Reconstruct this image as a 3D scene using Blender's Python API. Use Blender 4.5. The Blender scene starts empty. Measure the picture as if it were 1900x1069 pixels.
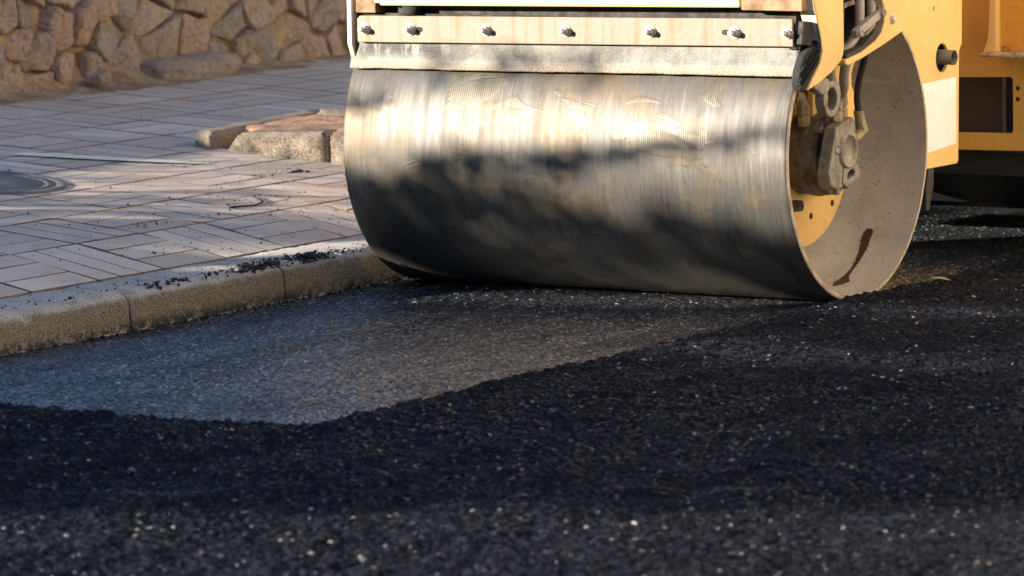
import bpy, bmesh, math, random
import numpy as np
from mathutils import Vector, Matrix, noise
random.seed(7); rng = np.random.default_rng(11)
R = math.radians
sc = bpy.context.scene
col = sc.collection
W2 = 0.8546            # half the drum's width
RD = 0.5               # drum radius

# ------------------------------------------------------------------ object helpers
def link(o, parent=None):
    col.objects.link(o)
    if parent is not None: o.parent = parent
    return o
def tag(o, label=None, cat=None, group=None, kind=None):
    if label: o['label'] = label
    if cat: o['category'] = cat
    if group: o['group'] = group
    if kind: o['kind'] = kind
    return o
def empty(name, loc):
    o = bpy.data.objects.new(name, None); o.location = loc; o.empty_display_size = .1
    return link(o)

class MB:
    """collects shapes (world coordinates) for ONE mesh object"""
    def __init__(s): s.bm = bmesh.new()
    def add(s, vs, fs, smooth=False, mi=0):
        v = [s.bm.verts.new(p) for p in vs]; out = []
        for f in fs:
            try:
                F = s.bm.faces.new([v[i] for i in f]); F.smooth = smooth; F.material_index = mi; out.append(F)
            except ValueError: pass
        return out
    def box(s, x0, x1, y0, y1, z0, z1, mi=0, M=None):
        vs = [Vector((x, y, z)) for x in (x0, x1) for y in (y0, y1) for z in (z0, z1)]
        if M is not None: vs = [M @ v for v in vs]
        s.add(vs, [(0,1,3,2),(4,6,7,5),(0,4,5,1),(2,3,7,6),(0,2,6,4),(1,5,7,3)], mi=mi)
    def prism(s, poly, d, axis=0, lo=0., hi=1., M=None, smooth=False, mi=0):
        """polygon (two coordinates, the axes other than 'axis') pulled from lo to hi along axis"""
        def P(a, b, c):
            v = {0: (c, a, b), 1: (a, c, b), 2: (a, b, c)}[axis]
            v = Vector(v); return M @ v if M is not None else v
        n = len(poly)
        vs = [P(a, b, lo) for a, b in poly] + [P(a, b, hi) for a, b in poly]
        s.add(vs, [tuple(range(n))[::-1], tuple(range(n, 2*n))], mi=mi)
        s.add(vs, [(i, (i+1) % n, n+(i+1) % n, n+i) for i in range(n)], smooth=smooth, mi=mi)
        bmesh.ops.remove_doubles(s.bm, verts=s.bm.verts, dist=1e-6)
    def tube(s, pts, r, n=14, caps=True, smooth=True, mi=0):
        pts = [Vector(p) for p in pts]; rings = []
        t0 = (pts[1]-pts[0]).normalized()
        u = t0.orthogonal().normalized()
        rr = r if isinstance(r, (list, tuple)) else [r]*len(pts)
        vs = []
        for i, p in enumerate(pts):
            t = (pts[min(i+1, len(pts)-1)] - pts[max(i-1, 0)]).normalized()
            u = (u - t*u.dot(t)).normalized(); w = t.cross(u)
            for k in range(n):
                a = 2*math.pi*k/n
                vs.append(p + rr[i]*(math.cos(a)*u + math.sin(a)*w))
        m = len(pts)
        fs = [(i*n+k, i*n+(k+1) % n, (i+1)*n+(k+1) % n, (i+1)*n+k) for i in range(m-1) for k in range(n)]
        s.add(vs, fs, smooth, mi)
        if caps:
            s.add(vs[:n], [tuple(range(n))[::-1]], mi=mi); s.add(vs[-n:], [tuple(range(n))], mi=mi)
    def lathe(s, prof, c, axis='x', n=96, smooth=True, closed=False, mi=0, close_ends=False):
        """profile of (along, radius) turned about an axis through c"""
        vs = []
        for a, r in prof:
            for k in range(n):
                t = 2*math.pi*k/n; p, q = r*math.cos(t), r*math.sin(t)
                vs.append(Vector(c) + Vector({'x': (a, p, q), 'y': (p, a, q), 'z': (p, q, a)}[axis]))
        m = len(prof); L = m if closed else m-1
        fs = [(i*n+k, i*n+(k+1) % n, ((i+1) % m)*n+(k+1) % n, ((i+1) % m)*n+k) for i in range(L) for k in range(n)]
        s.add(vs, fs, smooth, mi)
        if close_ends:
            s.add(vs[:n], [tuple(range(n))[::-1]], mi=mi); s.add(vs[-n:], [tuple(range(n))], mi=mi)
    def build(s, name, mat, parent=None, bevel=0, seg=2, auto=True):
        me = bpy.data.meshes.new(name)
        bmesh.ops.recalc_face_normals(s.bm, faces=s.bm.faces)
        if parent is not None:
            bmesh.ops.translate(s.bm, verts=s.bm.verts, vec=-parent_loc(parent))
        s.bm.to_mesh(me); s.bm.free()
        for m in (mat if isinstance(mat, (list, tuple)) else [mat]): me.materials.append(m)
        o = bpy.data.objects.new(name, me); link(o, parent)
        if bevel:
            b = o.modifiers.new('bevel', 'BEVEL'); b.width = bevel; b.segments = seg; b.limit_method = 'ANGLE'; b.angle_limit = R(40)
        return o
def parent_loc(p):
    v = Vector((0, 0, 0))
    while p is not None: v += p.location; p = p.parent
    return v
def np_mesh(name, V, F, mat, smooth=False, parent=None, colors=None, uv=None):
    me = bpy.data.meshes.new(name)
    V = np.asarray(V, np.float32); F = np.asarray(F, np.int32); k = F.shape[1]
    if parent is not None: V = V - np.array(parent_loc(parent), np.float32)
    me.vertices.add(len(V)); me.vertices.foreach_set('co', V.ravel())
    me.loops.add(F.size); me.loops.foreach_set('vertex_index', F.ravel())
    me.polygons.add(len(F)); me.polygons.foreach_set('loop_start', np.arange(0, F.size, k, dtype=np.int32))
    me.polygons.foreach_set('loop_total', np.full(len(F), k, np.int32))
    me.polygons.foreach_set('use_smooth', np.full(len(F), smooth, bool))
    me.update(calc_edges=True)
    if colors is not None:
        a = me.attributes.new('tone', 'FLOAT', 'POINT'); a.data.foreach_set('value', np.asarray(colors, np.float32))
    if uv is not None:
        l = me.uv_layers.new(name='UVMap'); l.data.foreach_set('uv', np.asarray(uv, np.float32)[F.ravel()].ravel())
    for m in (mat if isinstance(mat, (list, tuple)) else [mat]): me.materials.append(m)
    me.validate()
    return link(bpy.data.objects.new(name, me), parent)

# ------------------------------------------------------------------ material helpers
class NT:
    def __init__(s, name):
        s.m = bpy.data.materials.new(name); s.m.use_nodes = True; s.t = s.m.node_tree; s.n = s.t.nodes
        s.b = s.n['Principled BSDF']; s._co = None
    def node(s, ty, **kw):
        n = s.n.new(ty)
        for k, v in kw.items(): setattr(n, k, v)
        return n
    def put(s, sock, v):
        if isinstance(v, bpy.types.NodeSocket): s.t.links.new(v, sock)
        else: sock.default_value = v
    def co(s, kind='Object'):
        if s._co is None: s._co = s.node('ShaderNodeTexCoord')
        return s._co.outputs[kind]
    def mapping(s, scale=(1,1,1), rot=(0,0,0), loc=(0,0,0), kind='Object'):
        m = s.node('ShaderNodeMapping'); s.t.links.new(s.co(kind), m.inputs[0])
        m.inputs['Scale'].default_value = scale; m.inputs['Rotation'].default_value = rot; m.inputs['Location'].default_value = loc
        return m.outputs[0]
    def noise(s, scale, detail=3, rough=.55, vec=None, dist=0):
        n = s.node('ShaderNodeTexNoise'); s.put(n.inputs['Vector'], vec if vec is not None else s.co())
        n.inputs['Scale'].default_value = scale; n.inputs['Detail'].default_value = detail; n.inputs['Roughness'].default_value = rough
        n.inputs['Distortion'].default_value = dist
        return n.outputs['Fac']
    def vor(s, scale, feature='F1', vec=None, out='Distance', rnd=1):
        n = s.node('ShaderNodeTexVoronoi', feature=feature); s.put(n.inputs['Vector'], vec if vec is not None else s.co())
        n.inputs['Scale'].default_value = scale; n.inputs['Randomness'].default_value = rnd
        return n.outputs[out]
    def math(s, op, a, b=0., clamp=False):
        n = s.node('ShaderNodeMath', operation=op, use_clamp=clamp); s.put(n.inputs[0], a); s.put(n.inputs[1], b); return n.outputs[0]
    def ramp(s, f, lo, hi, a=0., b=1.):
        n = s.node('ShaderNodeMapRange', interpolation_type='SMOOTHSTEP'); s.put(n.inputs[0], f)
        n.inputs[1].default_value = lo; n.inputs[2].default_value = hi; n.inputs[3].default_value = a; n.inputs[4].default_value = b
        return n.outputs[0]
    def mix(s, f, a, b, mode='MIX'):
        n = s.node('ShaderNodeMix', data_type='RGBA', blend_type=mode); s.put(n.inputs[0], f)
        def c(v): return v if isinstance(v, bpy.types.NodeSocket) else (*v, 1.) if len(v) == 3 else v
        s.put(n.inputs[6], c(a)); s.put(n.inputs[7], c(b)); return n.outputs[2]
    def bump(s, h, strength=.5, dist=.01, normal=None):
        n = s.node('ShaderNodeBump'); s.put(n.inputs['Height'], h); n.inputs['Strength'].default_value = strength; n.inputs['Distance'].default_value = dist
        if normal is not None: s.put(n.inputs['Normal'], normal)
        return n.outputs[0]
    def attr(s, name):
        n = s.node('ShaderNodeAttribute', attribute_name=name); return n.outputs['Fac']
    def xyz(s, v=None):
        n = s.node('ShaderNodeSeparateXYZ'); s.put(n.inputs[0], v if v is not None else s.co()); return n.outputs
    def out(s, color=None, rough=None, metal=None, normal=None, spec=None):
        for k, v in (('Base Color', color), ('Roughness', rough), ('Metallic', metal), ('Normal', normal), ('Specular IOR Level', spec)):
            if v is None: continue
            if k == 'Base Color' and not isinstance(v, bpy.types.NodeSocket): v = (*v, 1.)
            s.put(s.b.inputs[k], v)
        return s.m

def paint(name, c, dirt=(.10,.07,.05), speck=.62, rough=.42, fade=None, amount=.5, big=False):
    """worn machine paint: faded patches, dust film, black tar specks"""
    t = NT(name)
    f = t.noise(3.5, 4, .6); base = t.mix(t.ramp(f, .35, .7), c, fade or tuple(min(1, v*1.18+.02) for v in c))
    g = t.noise(16, 5, .7); base = t.mix(t.ramp(g, .5, .78, 0, amount), base, tuple(.55*a+.45*b for a, b in zip(c, (.30,.22,.14))))
    sp = t.vor(95); sm = t.noise(11, 2)
    spot = t.math('MULTIPLY', t.ramp(sp, .10, .2, 1, 0), t.ramp(sm, speck-.08, speck+.06))
    base = t.mix(spot, base, dirt)
    if big:
        cl = t.math('MULTIPLY', t.ramp(t.noise(70, 4, .7), .52, .6), t.ramp(t.noise(7, 2), .5, .68)); base = t.mix(cl, base, (.09, .055, .03))
    return t.out(base, t.ramp(g, .3, .8, rough-.06, rough+.2), normal=t.bump(t.noise(60, 3), .12, .002))
def metal(name, c, rough=.45, metallic=.6, grime=(.05,.04,.03), amount=.7, scale=14, bump=.25):
    t = NT(name)
    g = t.noise(scale, 6, .65); h = t.noise(scale*5, 4, .6)
    base = t.mix(t.ramp(g, .42, .68, 0, amount), c, grime)
    base = t.mix(t.ramp(h, .55, .8, 0, .35), base, tuple(min(1, v*1.6) for v in c))
    return t.out(base, t.ramp(g, .3, .7, rough, min(1, rough+.3)), metallic, t.bump(h, bump, .003))

# ------------------------------------------------------------------ materials
def mat_asphalt(name, base, agg, pale, scale, rough, slope, spec, share):
    """bitumen-coated chips: every chip has its own tone, gloss and tilt"""
    t = NT(name)
    vn = t.node('ShaderNodeTexVoronoi'); t.put(vn.inputs['Vector'], t.co()); vn.inputs['Scale'].default_value = scale
    cx = t.xyz(vn.outputs['Color']); px = t.xyz(vn.outputs['Position']); p = t.xyz()
    wn = t.node('ShaderNodeTexWhiteNoise', noise_dimensions='3D'); t.put(wn.inputs['Vector'], vn.outputs['Color']); wx = t.xyz(wn.outputs['Color'])
    n = t.noise(9, 3); n2 = t.noise(1, 4, .6, t.mapping((4.2, 1.15, 1), loc=(.4, .2, 0)))
    c = t.mix(t.ramp(cx[0], .45, 1.0), base, agg)
    c = t.mix(t.ramp(cx[1], 1-share, 1-share*.3), c, pale)
    c = t.mix(t.ramp(n, .35, .7, 0, .4), c, tuple(x*.6 for x in base))
    h = t.math('ADD', t.math('MULTIPLY', t.math('SUBTRACT', p[0], px[0]), t.math('SUBTRACT', wx[0], .5)), t.math('MULTIPLY', t.math('SUBTRACT', p[1], px[1]), t.math('SUBTRACT', wx[1], .5)))
    h = t.math('ADD', t.math('MULTIPLY', h, slope), t.math('MULTIPLY', t.ramp(vn.outputs['Distance'], 0, .8, 1, 0), .0012))
    h = t.math('ADD', h, t.math('MULTIPLY', t.noise(scale*3, 2), .0006))
    rr = t.math('ADD', t.math('MULTIPLY', wx[2], .40), rough-.20)
    sp = t.math('MULTIPLY', t.ramp(cx[2], .5, 1.0, .2, 2.2), t.math('MULTIPLY', t.ramp(n2, .36, .62, .30, 1.25), spec))
    return t.out(c, rr, 0, t.bump(h, 1.0, 1.0), sp)
M_compact = mat_asphalt('compacted asphalt', (.018, .021, .027), (.038, .042, .050), (.42, .44, .48), 112, .31, 1.15, 1.6, .05)  # base tinted with skylight blue; pale chips stand in for glints
M_loose = mat_asphalt('loose asphalt', (.0110, .0128, .0188), (.0185, .0212, .029), (.27, .255, .235), 98, .48, 1.4, .065, .017)  # blue of the shade put into the base; pale chips imitate sparkle

def mat_pavers():
    t = NT('paving planks')
    tone = t.attr('tone'); big = t.noise(1.1, 3); fine = t.noise(70, 4, .6); st = t.noise(5.5, 5, .62)
    c = t.mix(tone, (.47, .405, .33), (.74, .66, .565))
    c = t.mix(t.ramp(big, .42, .66, 0, .5), c, (.47, .36, .29))
    c = t.mix(t.ramp(st, .50, .72, 0, .5), c, (.36, .305, .255))
    c = t.mix(t.ramp(fine, .45, .75, 0, .4), c, (.55, .53, .50))
    sp = t.math('MULTIPLY', t.ramp(t.vor(120), .10, .2, 1, 0), t.ramp(t.noise(6, 2), .5, .62))
    c = t.mix(sp, c, (.06, .05, .045))
    return t.out(c, .78, 0, t.bump(fine, .35, .003))
M_paver = mat_pavers()
def mat_sand(name, a, b):
    t = NT(name); c = t.mix(t.ramp(t.noise(4, 4), .35, .65), a, b); c = t.mix(t.ramp(t.noise(90, 3), .5, .7, 0, .6), c, tuple(x*.45 for x in a))
    return t.out(c, .95, 0, t.bump(t.noise(60, 4), .6, .01))
M_joint = mat_sand('joint sand', (.27, .18, .12), (.13, .105, .085))
M_soil = mat_sand('reddish soil', (.50, .30, .19), (.34, .22, .15))
M_dirt = mat_sand('dry ground', (.26, .19, .12), (.16, .13, .08))

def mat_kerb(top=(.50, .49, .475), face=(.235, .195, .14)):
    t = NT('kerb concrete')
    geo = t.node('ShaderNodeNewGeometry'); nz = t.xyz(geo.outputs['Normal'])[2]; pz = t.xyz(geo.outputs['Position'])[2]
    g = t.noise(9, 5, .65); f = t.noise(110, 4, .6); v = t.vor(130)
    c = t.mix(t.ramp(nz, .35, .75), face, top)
    c = t.mix(t.ramp(g, .45, .7, 0, .5), c, (.19, .155, .115))
    c = t.mix(t.ramp(f, .55, .75, 0, .6), c, (.58, .52, .43))
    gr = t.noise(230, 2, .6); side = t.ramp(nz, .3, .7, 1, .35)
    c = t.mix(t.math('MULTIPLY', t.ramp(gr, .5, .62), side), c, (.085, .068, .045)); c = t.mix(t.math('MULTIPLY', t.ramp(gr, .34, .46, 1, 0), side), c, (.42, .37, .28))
    v2 = t.vor(62); g2 = t.noise(60, 3, .6)
    pit = t.math('MULTIPLY', t.ramp(v, .14, .36, 1, 0), t.ramp(g2, .38, .52)); pit2 = t.math('MULTIPLY', t.ramp(v2, .10, .24, 1, 0), t.ramp(g2, .40, .52))
    c = t.mix(t.math('MULTIPLY', t.math('MAXIMUM', pit, pit2), .8), c, (.045, .038, .03))
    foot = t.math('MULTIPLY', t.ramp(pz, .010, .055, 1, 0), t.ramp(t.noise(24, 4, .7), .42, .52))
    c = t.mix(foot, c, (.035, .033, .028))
    c = t.mix(t.math('MULTIPLY', t.ramp(pz, .003, .008, 1, 0), t.ramp(t.noise(14, 3), .4, .55)), c, (.5, .47, .42))
    h = t.math('SUBTRACT', f, t.math('MULTIPLY', t.ramp(v, .0, .25, 1, 0), .5))
    return t.out(c, .88, 0, t.bump(h, .8, .008))
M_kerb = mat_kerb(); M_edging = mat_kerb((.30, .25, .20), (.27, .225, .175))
def mat_stone():
    t = NT('rubble stone'); tone = t.attr('tone')
    n = t.noise(5, 6, .65); f = t.noise(38, 5, .65)
    c = t.mix(t.ramp(tone, .25, .6), (.62, .49, .385), (.43, .385, .35))
    c = t.mix(t.ramp(tone, .62, .95), c, (.70, .48, .37))
    c = t.mix(t.ramp(n, .42, .68, 0, .75), c, (.60, .47, .33))
    c = t.mix(t.ramp(f, .48, .72, 0, .65), c, (.17, .13, .10)); c = t.mix(t.ramp(t.noise(90, 3), .55, .7, 0, .5), c, (.50, .42, .33))
    return t.out(c, .9, 0, t.bump(f, 1.0, .03, t.bump(t.noise(13, 5, .7), 1.0, .07)))
M_stone = mat_stone()
def mat_mortar():
    t = NT('earth mortar'); n = t.noise(6, 6, .65); f = t.noise(45, 4, .6)
    c = t.mix(t.ramp(n, .38, .62), (.25, .175, .11), (.46, .33, .20)); c = t.mix(t.ramp(f, .5, .7, 0, .6), c, (.12, .085, .05))
    return t.out(c, .95, 0, t.bump(f, .8, .02, t.bump(n, .8, .05)))
M_mortar = mat_mortar()

def mat_drum():
    t = NT('worn drum steel')
    uv = t.co('UV'); x, v, _ = t.xyz(uv)
    st = t.noise(1, 4, .6, t.mapping((120, 9, 1), kind='UV'))
    st2 = t.noise(1, 3, .55, t.mapping((28, 1.3, 1), kind='UV'))
    broad = t.noise(1, 4, .6, t.mapping((3.2, 4.2, 1), loc=(3.1, 1.7, 0), kind='UV'), dist=.6)
    c = t.mix(t.ramp(st, .3, .7), (.078, .077, .075), (.115, .113, .109))
    c = t.mix(t.ramp(st2, .45, .75, 0, .22), c, (.06, .057, .052))
    c = t.mix(t.ramp(broad, .48, .66, 0, .6), c, (.125, .093, .055))
    # wet release agent: sheets with rippled edges sliding down the steel
    wet = t.noise(1, 3, .5, t.mapping((4.2, 6.5, 1), loc=(.35, 4.4, 0), kind='UV'), dist=1.1)
    sheet = t.ramp(wet, .55, .61)
    edge = t.math('SUBTRACT', t.ramp(wet, .545, .56), t.ramp(wet, .585, .61))
    c = t.mix(t.math('MULTIPLY', sheet, .42), c, (.150, .130, .095))
    c = t.mix(t.math('MULTIPLY', edge, .30), c, (.10, .075, .038))
    wv = t.node('ShaderNodeTexWave', wave_type='BANDS', bands_direction='X', wave_profile='SIN')
    t.put(wv.inputs['Vector'], t.mapping((1, .22, 1), rot=(0, 0, .12), kind='UV')); wv.inputs['Scale'].default_value = 40
    wv.inputs['Distortion'].default_value = 3.0; wv.inputs['Detail'].default_value = 2; wv.inputs['Detail Scale'].default_value = .7
    rip = t.math('MULTIPLY', wv.outputs['Fac'], sheet)
    h = t.math('ADD', t.math('MULTIPLY', st, .06), t.math('ADD', t.math('MULTIPLY', rip, .5), t.math('MULTIPLY', sheet, .07)))
    runs = t.ramp(t.noise(1, 3, .5, t.mapping((34, 1.7, 1), loc=(2.2, .6, 0), kind='UV'), dist=.3), .60, .68); grit = t.noise(1, 3, .6, t.mapping((240, 150, 1), kind='UV')); mott = t.noise(1, 5, .7, t.mapping((13, 9, 1), kind='UV'))
    c = t.mix(t.math('MULTIPLY', runs, .45), c, (.155, .14, .11)); c = t.mix(t.ramp(grit, .58, .72, 0, .55), c, (.035, .032, .028)); c = t.mix(t.ramp(mott, .5, .7, 0, .4), c, (.05, .046, .04))
    h = t.math('ADD', h, t.math('ADD', t.math('MULTIPLY', grit, .10), t.math('MULTIPLY', runs, .12)))
    rough = t.math('ADD', t.ramp(st2, .3, .75, .52, .62), t.math('MULTIPLY', sheet, -.08))
    nrm = t.bump(h, .30, .004)
    # tar and dust low on the ends
    tar = t.math('MULTIPLY', t.ramp(t.noise(26, 5, .7), .55, .64), t.ramp(x, .74, .83))
    c = t.mix(t.math('MULTIPLY', tar, .7), c, (.10, .09, .08))
    met = t.ramp(broad, .5, .7, .62, .45)
    m = t.out(c, rough, met, nrm)
    t.b.inputs['Anisotropic'].default_value = .3
    tg = t.node('ShaderNodeTangent', direction_type='UV_MAP'); t.t.links.new(tg.outputs[0], t.b.inputs['Tangent'])
    return m
M_drum = mat_drum()
def mat_inner():
    t = NT('dusty drum inside'); n = t.noise(5, 5, .6); sp = t.vor(85); g = t.noise(13, 3)
    c = t.mix(t.ramp(n, .35, .7), (.41, .37, .33), (.31, .275, .24))
    c = t.mix(t.ramp(t.noise(80, 3), .5, .75, 0, .4), c, (.48, .43, .38)); c = t.mix(t.ramp(t.noise(3.2, 5, .7), .52, .7, 0, .6), c, (.21, .15, .105)); c = t.mix(t.ramp(t.noise(1, 4, .6, t.mapping((2.5, 30, 30))), .55, .75, 0, .45), c, (.50, .44, .37))
    c = t.mix(t.math('MULTIPLY', t.ramp(sp, .12, .30, 1, 0), t.ramp(g, .46, .60)), c, (.09, .065, .05))
    return t.out(c, .8, .0, t.bump(t.noise(60, 4), .3, .004))
M_inner = mat_inner()
M_rim = metal('worn rim steel', (.56, .48, .38), .6, .2, (.26, .18, .11), .6, 22)
M_yel = paint('yellow paint', (.74, .475, .165))
M_yel_lit = paint('brightened yellow paint', (.84, .56, .20), fade=(.86, .63, .28), amount=.5, speck=.63)  # paler than the plain yellow: strong light put into the colour
M_yel_deep = paint('deep yellow paint', (.74, .44, .085), fade=(.64, .39, .09), speck=.52, amount=.3)
M_cream = paint('cream paint', (.66, .56, .40), amount=.4)
M_glare = paint('painted glare', (.90, .90, .88), amount=.15, speck=.75)  # white stands in for sunlight thrown back by a window
def mat_bar():
    t = NT('bare bar with rust wash'); n = t.noise(3, 4, .6, t.mapping((6, 6, .8))); st = t.noise(1, 4, .6, t.mapping((22, 1, 1.6))); z = t.xyz()[2]
    c = t.mix(t.ramp(st, .46, .64, 0, .85), (.205, .140, .108), (.19, .085, .038))
    c = t.mix(t.ramp(n, .35, .7, 0, .5), c, (.16, .135, .115))
    sp = t.math('MULTIPLY', t.ramp(t.vor(75), .07, .14, 1, 0), t.ramp(t.noise(9, 2), .55, .62)); c = t.mix(sp, c, (.10, .07, .05))
    return t.out(c, .55, .15, t.bump(t.noise(70, 3), .2, .003))
M_bar = mat_bar()
def mat_blade():
    t = NT('dirty scraper strip'); n = t.noise(9, 5, .7); d = t.noise(1, 5, .7, t.mapping((26, 1, 7))); x, y, z = t.xyz()
    c = t.mix(t.ramp(n, .35, .65), (.155, .155, .138), (.065, .07, .066))
    drips = t.math('MULTIPLY', t.ramp(d, .44, .50), t.math('MULTIPLY', t.ramp(x, -.55, -.35, 1, .0), t.ramp(z, -.015, .025)))
    c = t.mix(drips, c, (.012, .014, .012))
    crust = t.math('MULTIPLY', t.ramp(z, -.03, -.01, 1, 0), .8); c = t.mix(crust, c, (.36, .30, .235))
    sp = t.math('MULTIPLY', t.ramp(t.vor(80), .09, .18, 1, 0), t.ramp(n, .45, .55)); c = t.mix(sp, c, (.07, .06, .05))
    h = t.math('ADD', t.math('MULTIPLY', t.noise(160, 3, .7), t.ramp(z, -.034, -.012, 1, .15)), t.math('MULTIPLY', d, .2))
    return t.out(c, .55, .1, t.bump(h, .9, .008))
M_blade = mat_blade()
M_bolt = metal('bolt steel', (.62, .57, .50), .45, .25, (.36, .26, .18), .5, 40)
M_hub = metal('grimy cast iron', (.165, .145, .12), .5, .35, (.05, .042, .034), .8, 16, .5)
M_hub_light = metal('worn cast iron', (.30, .275, .245), .5, .4, (.11, .095, .08), .7, 18, .4)
M_fit = metal('dusty brass fitting', (.34, .28, .19), .5, .3, (.12, .10, .075), .6, 30)
M_pipe = metal('grey pipe', (.36, .33, .29), .5, .2, (.16, .135, .11), .5, 14)
M_black = metal('black rubber', (.012, .012, .013), .8, 0, (.03, .028, .026), .5, 20)
M_dark = metal('dark greasy steel', (.018, .016, .014), .6, .1, (.012, .010, .009), .6, 20)
M_grey = metal('dark grey steel', (.055, .047, .04), .6, .2, (.05, .045, .04), .6, 8)
M_rust = metal('rusty plate', (.30, .19, .11), .7, .2, (.12, .075, .045), .7, 14)
def flat(name, c, rough=.7):
    t = NT(name); n = t.noise(22, 4); return t.out(t.mix(t.ramp(n, .35, .7, 0, .5), c, tuple(x*.6 for x in c)), rough, 0, t.bump(t.noise(80, 3), .3, .003))
M_crumb = flat('tar crumb', (.010, .010, .0115), .55)
M_stain = flat('oil streak', (.055, .036, .027), .4)
M_iron = flat('cast iron cover', (.15, .145, .14), .6)
M_mark = flat('chalky paint', (.92, .86, .72), .85)
def mat_leaf(name, a, b):
    t = NT(name); oi = t.noise(2.5, 2); t.out(t.mix(t.ramp(oi, .35, .65), a, b), .55); return t.m
M_leaf = mat_leaf('hedge leaf', (.045, .085, .022), (.075, .11, .03))
M_bark = flat('bark', (.10, .075, .05), .9)
M_fallen = flat('dry leaf', (.30, .30, .16), .6)

# ------------------------------------------------------------------ the ground
PX = [-40, -4.3, -3.5, -2.8, -2.2, -1.85, -1.47, -1.165, 50]; PZ = [.385, .385, .34, .30, .258, .232, .193, .13, .13]
def zg(x): return np.interp(x, PX, PZ)
def sheet(name, xs, ys, zf, mat, label=None, kind='structure', smooth=True):
    X, Y = np.meshgrid(xs, ys, indexing='ij'); Z = zf(X, Y)
    V = np.stack([X, Y, Z], -1).reshape(-1, 3); a, b = X.shape
    i = (np.arange(a-1)[:, None]*b + np.arange(b-1)[None]).ravel()
    F = np.stack([i, i+b, i+b+1, i+1], -1)
    o = np_mesh(name, V, F, mat, smooth); tag(o, label, kind=kind); return o
sheet('ground', np.linspace(-900, 900, 31), np.linspace(-900, 900, 31), lambda X, Y: X*0-.06, M_dirt, 'dry bare ground reaching out beyond the road')
sheet('road', np.linspace(-.905, 14, 40), np.linspace(-24, 40, 120), lambda X, Y: 0*X-.012, M_compact, 'dark asphalt roadway running on past the roller')

# loose, not yet rolled asphalt: a thicker rough layer right of the rolled strip and in front of it
def smooth01(t): t = np.clip(t, 0, 1); return t*t*(3-2*t)
def hash2(i, j, k):
    h = (i.astype(np.int64)*374761393 + j.astype(np.int64)*668265263 + k*2147483647) & 0xffffffff
    h = ((h ^ (h >> 13))*1274126177) & 0xffffffff
    return ((h ^ (h >> 16)) & 0xffff)/65535.
def lumps(X, Y, cell, k, rmin, rmax, keep=1.):
    """heights of half-buried stones, one per jittered cell"""
    I = np.floor(X/cell); J = np.floor(Y/cell); H = np.zeros_like(X)
    for a in (-1, 0, 1):
        for b in (-1, 0, 1):
            i, j = I+a, J+b
            px = (i+hash2(i, j, k))*cell; py = (j+hash2(i, j, k+1))*cell
            r = rmin+(rmax-rmin)*hash2(i, j, k+2)
            on = hash2(i, j, k+3) < keep
            e = .75+.5*hash2(i, j, k+4); ang = 6.28*hash2(i, j, k+5)
            dx, dy = X-px, Y-py; u = (dx*np.cos(ang)+dy*np.sin(ang))*e; v = (-dx*np.sin(ang)+dy*np.cos(ang))/e
            q = 1-(u*u+v*v)/(r*r)
            tilt = 1+.5*(hash2(i, j, k+6)-.5)*u/r*2
            H = np.maximum(H, np.where(on & (q > 0), np.sqrt(np.maximum(q, 0))*r*.85*tilt, 0))
    return H
def vnoise(X, Y, s, k):
    x, y = X*s, Y*s; i, j = np.floor(x), np.floor(y); fx, fy = smooth01(x-i), smooth01(y-j)
    return (hash2(i, j, k)*(1-fx)+hash2(i+1, j, k)*fx)*(1-fy)+(hash2(i, j+1, k)*(1-fx)+hash2(i+1, j+1, k)*fx)*fy
def loose_height(X, Y):
    wob = .012*(vnoise(X, Y, 6, 91)-.5)+.014*(vnoise(X, Y, 26, 92)-.5)
    dx = X-.862+wob; dy = -3.30-Y+wob*1.3
    m = smooth01(np.maximum(dx/.035, dy/.05))
    base = .021 + .012*(vnoise(X, Y, 2.3, 5)-.5) + .010*(vnoise(X, Y, 7, 6)-.5)
    # faint ridges drawn by the paver's screed and raked tongues
    base += .006*np.exp(-((X-1.45-.03*np.sin(Y*2))/.12)**2) + .010*np.exp(-((Y+1.36+.03*np.sin(X*5))/.05)**2)*smooth01((X-1.0)/.1)*smooth01((2.3-X)/.2)
    base += .012*np.exp(-((Y-.95-.3*(X-.9))/.22)**2)*smooth01((X-.98)/.08)
    base += .012*np.exp(-((X-.895)/.03)**2)*np.exp(-(Y/.35)**2) + .012*(vnoise(X, Y, 14, 7)-.5)
    tng = np.zeros_like(X)
    for (x0, y0, x1, y1, w) in ((1.05, -4.62, 1.55, -4.18, .05), (2.15, -4.02, 2.75, -3.72, .045), (1.9, -4.45, 2.3, -4.2, .03)):
        L = math.hypot(x1-x0, y1-y0); a = ((X-x0)*(x1-x0)+(Y-y0)*(y1-y0))/L; b = (-(X-x0)*(y1-y0)+(Y-y0)*(x1-x0))/L
        tng = np.maximum(tng, np.exp(-(b/w)**2)*smooth01(a/.15)*smooth01((L-a)/.15))
    big = .8*lumps(X, Y, .046, 11, .010, .019, .7); mid = lumps(X, Y, .024, 31, .006, .013, .9); small = lumps(X, Y, .012, 51, .004, .007, .9)
    L = np.maximum(np.maximum(big, mid), small)*(1-.75*tng)
    return m, base*m - .012*(1-m) + L*np.clip(m*1.6, 0, 1) + .006*tng
def loose_patch(name, xs, ys, label):
    X, Y = np.meshgrid(xs, ys, indexing='ij'); m, Z = loose_height(X, Y)
    V = np.stack([X, Y, Z], -1).reshape(-1, 3); a, b = X.shape
    i = (np.arange(a-1)[:, None]*b + np.arange(b-1)[None]).ravel(); F = np.stack([i, i+b, i+b+1, i+1], -1)
    F = F[(m.ravel()[F] > .002).any(1)]
    used = np.unique(F); re = np.full(len(V), -1); re[used] = np.arange(len(used))
    o = np_mesh(name, V[used], re[F], M_loose, True); tag(o, label, kind='structure'); return o
STEP = .0075
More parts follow.
